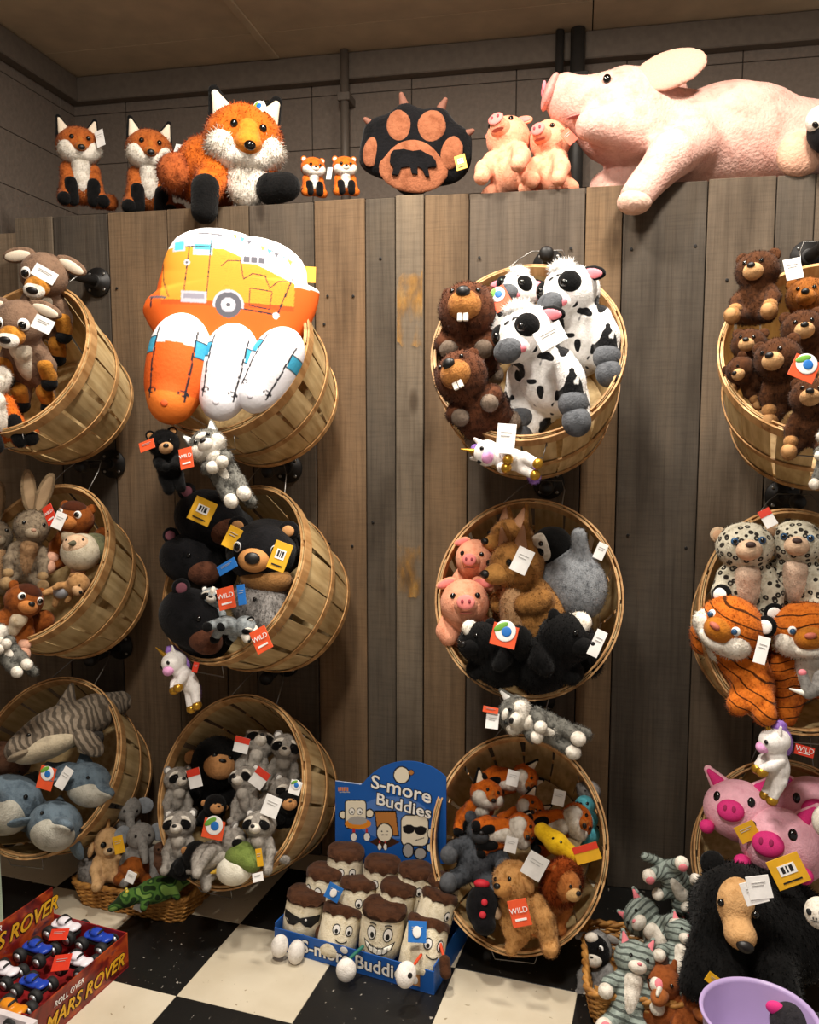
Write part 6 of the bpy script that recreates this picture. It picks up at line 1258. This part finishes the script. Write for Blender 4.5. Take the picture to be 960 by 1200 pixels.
# ---- wicker baskets on the floor
M_WICK = basket_mat('wicker_cane', '8a5a24', 'c9924a')
def wicker(o, ux, L, W, H, label):
    M = frame(o, ux); e = empty('wicker_basket', M); tag(e, label, 'basket', 'wicker baskets on the floor')
    def ring(t, n=96):
        z = H*t; g_ = .016*t; r = .03; pts = []
        for cx_, cy_, a0 in ((L-r+g_, W-r+g_, 0), (r-g_, W-r+g_, 90), (r-g_, r-g_, 180), (L-r+g_, r-g_, 270)):
            for q in range(5): a = math.radians(a0+q*22.5); pts.append(Vector((cx_+r*math.cos(a), cy_+r*math.sin(a), z)))
        P = pts+[pts[0]]; d = [0]
        for a, b_ in zip(P[:-1], P[1:]): d.append(d[-1]+(b_-a).length)
        out = []
        for q in range(n):
            s = d[-1]*q/n; i = max(i_ for i_ in range(len(d)-1) if d[i_] <= s+1e-9); t_ = (s-d[i])/max(1e-9, d[i+1]-d[i]); out.append(P[i].lerp(P[i+1], t_))
        return out
    mb = MB(); NR = 11; c = Vector((L/2, W/2, 0))
    for k_ in range(NR):
        R_ = ring((k_+.5)/NR); pts = []
        for i, p in enumerate(R_):
            dn = Vector((p.x-c.x, p.y-c.y, 0)).normalized(); pts.append(p+dn*(.003 if (i//2+k_) % 2 else -.003))
        mb.tube(pts, H/NR*.52, 5, closed=True)
    wv = obj('weave', mb.mesh('weave', True), M_WICK, e); wv['kind'] = 'stuff'
    st = MB(); R0, R1 = ring(0), ring(1)
    for i in range(0, 96, 2): st.tube([R0[i], R1[i]], .0028, 5)
    so = obj('stakes', st.mesh('stakes', True), M_WICK, e); so['kind'] = 'stuff'
    for off in (0, 1):
        R_ = ring(1.0); pts = [p+Vector((0, 0, .004*math.sin(i*1.3+off*math.pi)))+Vector((p.x-c.x, p.y-c.y, 0)).normalized()*.004*math.cos(i*1.3+off*math.pi) for i, p in enumerate(R_)]
        obj('braided_rim', MB().tube(pts, .006, 6, closed=True).mesh('rim', True), M_WICK, e)
    obj('basket_floor', bevelled(MB().box((.008, .008, .002), (L-.008, W-.008, .008)).mesh('floor'), .001, 1), M_WICK, e)
wicker(Vector((-1.37, -.395, 0)), Vector((1, -.10, 0)), .33, .185, .072, 'wicker basket on the floor under the raccoon basket with assorted small toys')
g = 'toys in the left wicker basket'
put('elephant', 'plush_elephant', 'grey plush elephant lying on top of the left wicker pile', 'plush toy', 165, 980, ('Y', -.35), 18, 8, 18, -6, g)
put('elephant', 'plush_elephant', 'grey plush elephant behind, pressed against the dolphin basket', 'plush toy', 150, 948, ('Y', -.26), 17, 10, 10, 6, g)
b = put('tan_lemur', 'plush_lemur', 'tan plush lemur with a yellow butterfly tag', 'plush toy', 126, 988, ('Y', -.36), 18, 8, 12, -4, g); t_ = hang_tag(b, 139, 990, ('Y', -.44), 14, 20, -20, mat=M_YEL)
put('fluffy_grey', 'plush_koala', 'fluffy grey plush koala at the left end of the wicker basket', 'plush toy', 112, 1021, ('Y', -.37), 19, 0, 20, 0, g)
b = put('round_brown', 'plush_bear', 'round orange-brown plush animal in the wicker basket middle', 'plush toy', 157, 1018, ('Y', -.38), 18, 0, 20, 0, g); hang_tag(b, 153, 1028, ('Y', -.46), 12, 13, 20)
put('brown_lump', 'plush_moose', 'dark brown plush animal beside the raccoon basket rim', 'plush toy', 186, 1010, ('Y', -.33), 16, 0, 15, 0, g)
put('magenta', 'plush_monster', 'small magenta plush toy between brown animal and raccoon basket', 'plush toy', 199, 1014, ('Y', -.36), 9, 0, 15, 0, g)
b = put('crocodile', 'plush_crocodile', 'green camouflage plush crocodile draped along the wicker basket front', 'plush toy', 186, 1042, ('Y', -.45), 17, 8, 10, -14, g); hang_tag(b, 163, 1061, ('Y', -.47), 11, 13, 20)
wicker(Vector((.06, -.60, 0)), Vector((1, .02, 0)), .30, .25, .085, 'wicker basket on the floor at right holding grey striped cats')
g = 'toys in the right wicker basket'
put('sheep', 'plush_sheep', 'grey plush sheep with black and white face left of the cats', 'plush toy', 700, 1112, ('Y', -.42), 20, -16, 22, -4, g)
put('cat', 'plush_cat', 'grey striped plush cat lying with its head to the left, uppermost', 'plush toy', 752, 1074, ('Y', -.42), 23, 6, 35, -62, g)
put('cat', 'plush_cat', 'grey striped plush cat sitting nearest with pink soles', 'plush toy', 744, 1124, ('Y', -.56), 24, 8, 30, 12, g)
put('cat', 'plush_cat', 'grey striped plush cat behind, curled against the black bear', 'plush toy', 806, 1056, ('Y', -.40), 19, 10, 10, 150, g)
put('cat', 'plush_cat', 'grey striped plush cat with white belly and pink soles at right of the pile', 'plush toy', 800, 1096, ('Y', -.50), 20, 10, 40, 20, g)
b = put('horse', 'plush_horse', 'chestnut brown plush horse under the cats', 'plush toy', 778, 1150, ('Y', -.58), 24, -10, 10, 0, g)
b = put('horse', 'plush_horse', 'chestnut brown plush horse beside the lavender bucket', 'plush toy', 815, 1172, ('Y', -.60), 20, 20, 15, 10, g); hang_tag(b, 838, 1150, ('Y', -.70), 22, 12, 35, mat=M_YEL)
# ---- lavender bucket
bc = on_z(890, 1188, .30); M_LAV = plain('lavender_plastic', 'b09ac8', .35, 0, .5, 0, 6)
e = empty('bucket', Matrix.Translation((bc.x, bc.y, 0))); tag(e, 'lavender plastic bucket at the lower right corner', 'bucket')
obj('shell', MB().lathe([(.070, .0), (.072, .004), (.098, .294), (.100, .300), (.0975, .300), (.095, .294), (.069, .010), (.001, .008)], 48).mesh('shell', True), M_LAV, e)
obj('rim', MB().tube([(.1005*math.cos(2*math.pi*i/48), .1005*math.sin(2*math.pi*i/48), .298) for i in range(48)], .003, 8, closed=True).mesh('rim', True), M_LAV, e)
k = Kind((0, 0, -1)); k.solid('body', furmat('2a282b', '161517'), [E((0, 0, 0), (1, .9, .9)), E((1.0, .2, -.2), (.9, .8, .8))], .2, .1, .06, 80); k.solid('ear', F_HOT, [E((-.75, -.2, .6), (.4, .2, .3))], .1, .08, 0, 0); k.ball('eye', M_EYE, (-.3, -.85, .2), (.12, .08, .12)); KINDS['dark_pink'] = k
put('dark_pink', 'plush_toy', 'dark grey plush toy with pink ears inside the lavender bucket', 'plush toy', 930, 1200, ('Z', .25), 26, 0, 10, 0)
k = Kind((0, 0, -1)); k.solid('body', F_WH, [E((0, 0, 0), (1, .9, 1.05))], .1, .1, .02, 40)
for s in (-1, 1): k.ball('eye_patch', M_INK, (s*.36-.15, -.84, .1), (.18, .06, .22), (0, s*.4, 0)); k.ball('nostril', M_INK, (s*.1-.15, -.9, -.25), (.05, .03, .08))
k.ball('mouth_line', M_INK, (-.15, -.86, -.42), (.3, .05, .03)); KINDS['skull_ball'] = k
put('skull_ball', 'plush_ball', 'white plush ball with a black skull print at the right edge', 'plush toy', 961, 1070, ('4C', .27), 17, -10, 20, 0, 'white plush balls at the right edge')
put('skull_ball', 'plush_ball', 'white plush ball beside the nearest pink pig at the right edge', 'plush toy', 972, 963, ('4C', .25), 19, 30, 20, 0, 'white plush balls at the right edge')
# ---- shelf upright at the left edge
pz = on_z(-3, 1090, 0); e = empty('shelf_post', Matrix.Translation((pz.x, pz.y, 0))); tag(e, 'pale green metal shelf post at the left edge of the picture', 'post'); obj('upright', bevelled(MB().box((-.012, -.012, 0), (.012, .012, .40)).mesh('upright'), .002, 1), plain('pale_green_metal', 'a8b8a4', .4), e); obj('foot_plate', bevelled(MB().box((-.02, -.02, 0), (.02, .02, .004)).mesh('foot'), .001, 1), MATS['pale_green_metal'], e)
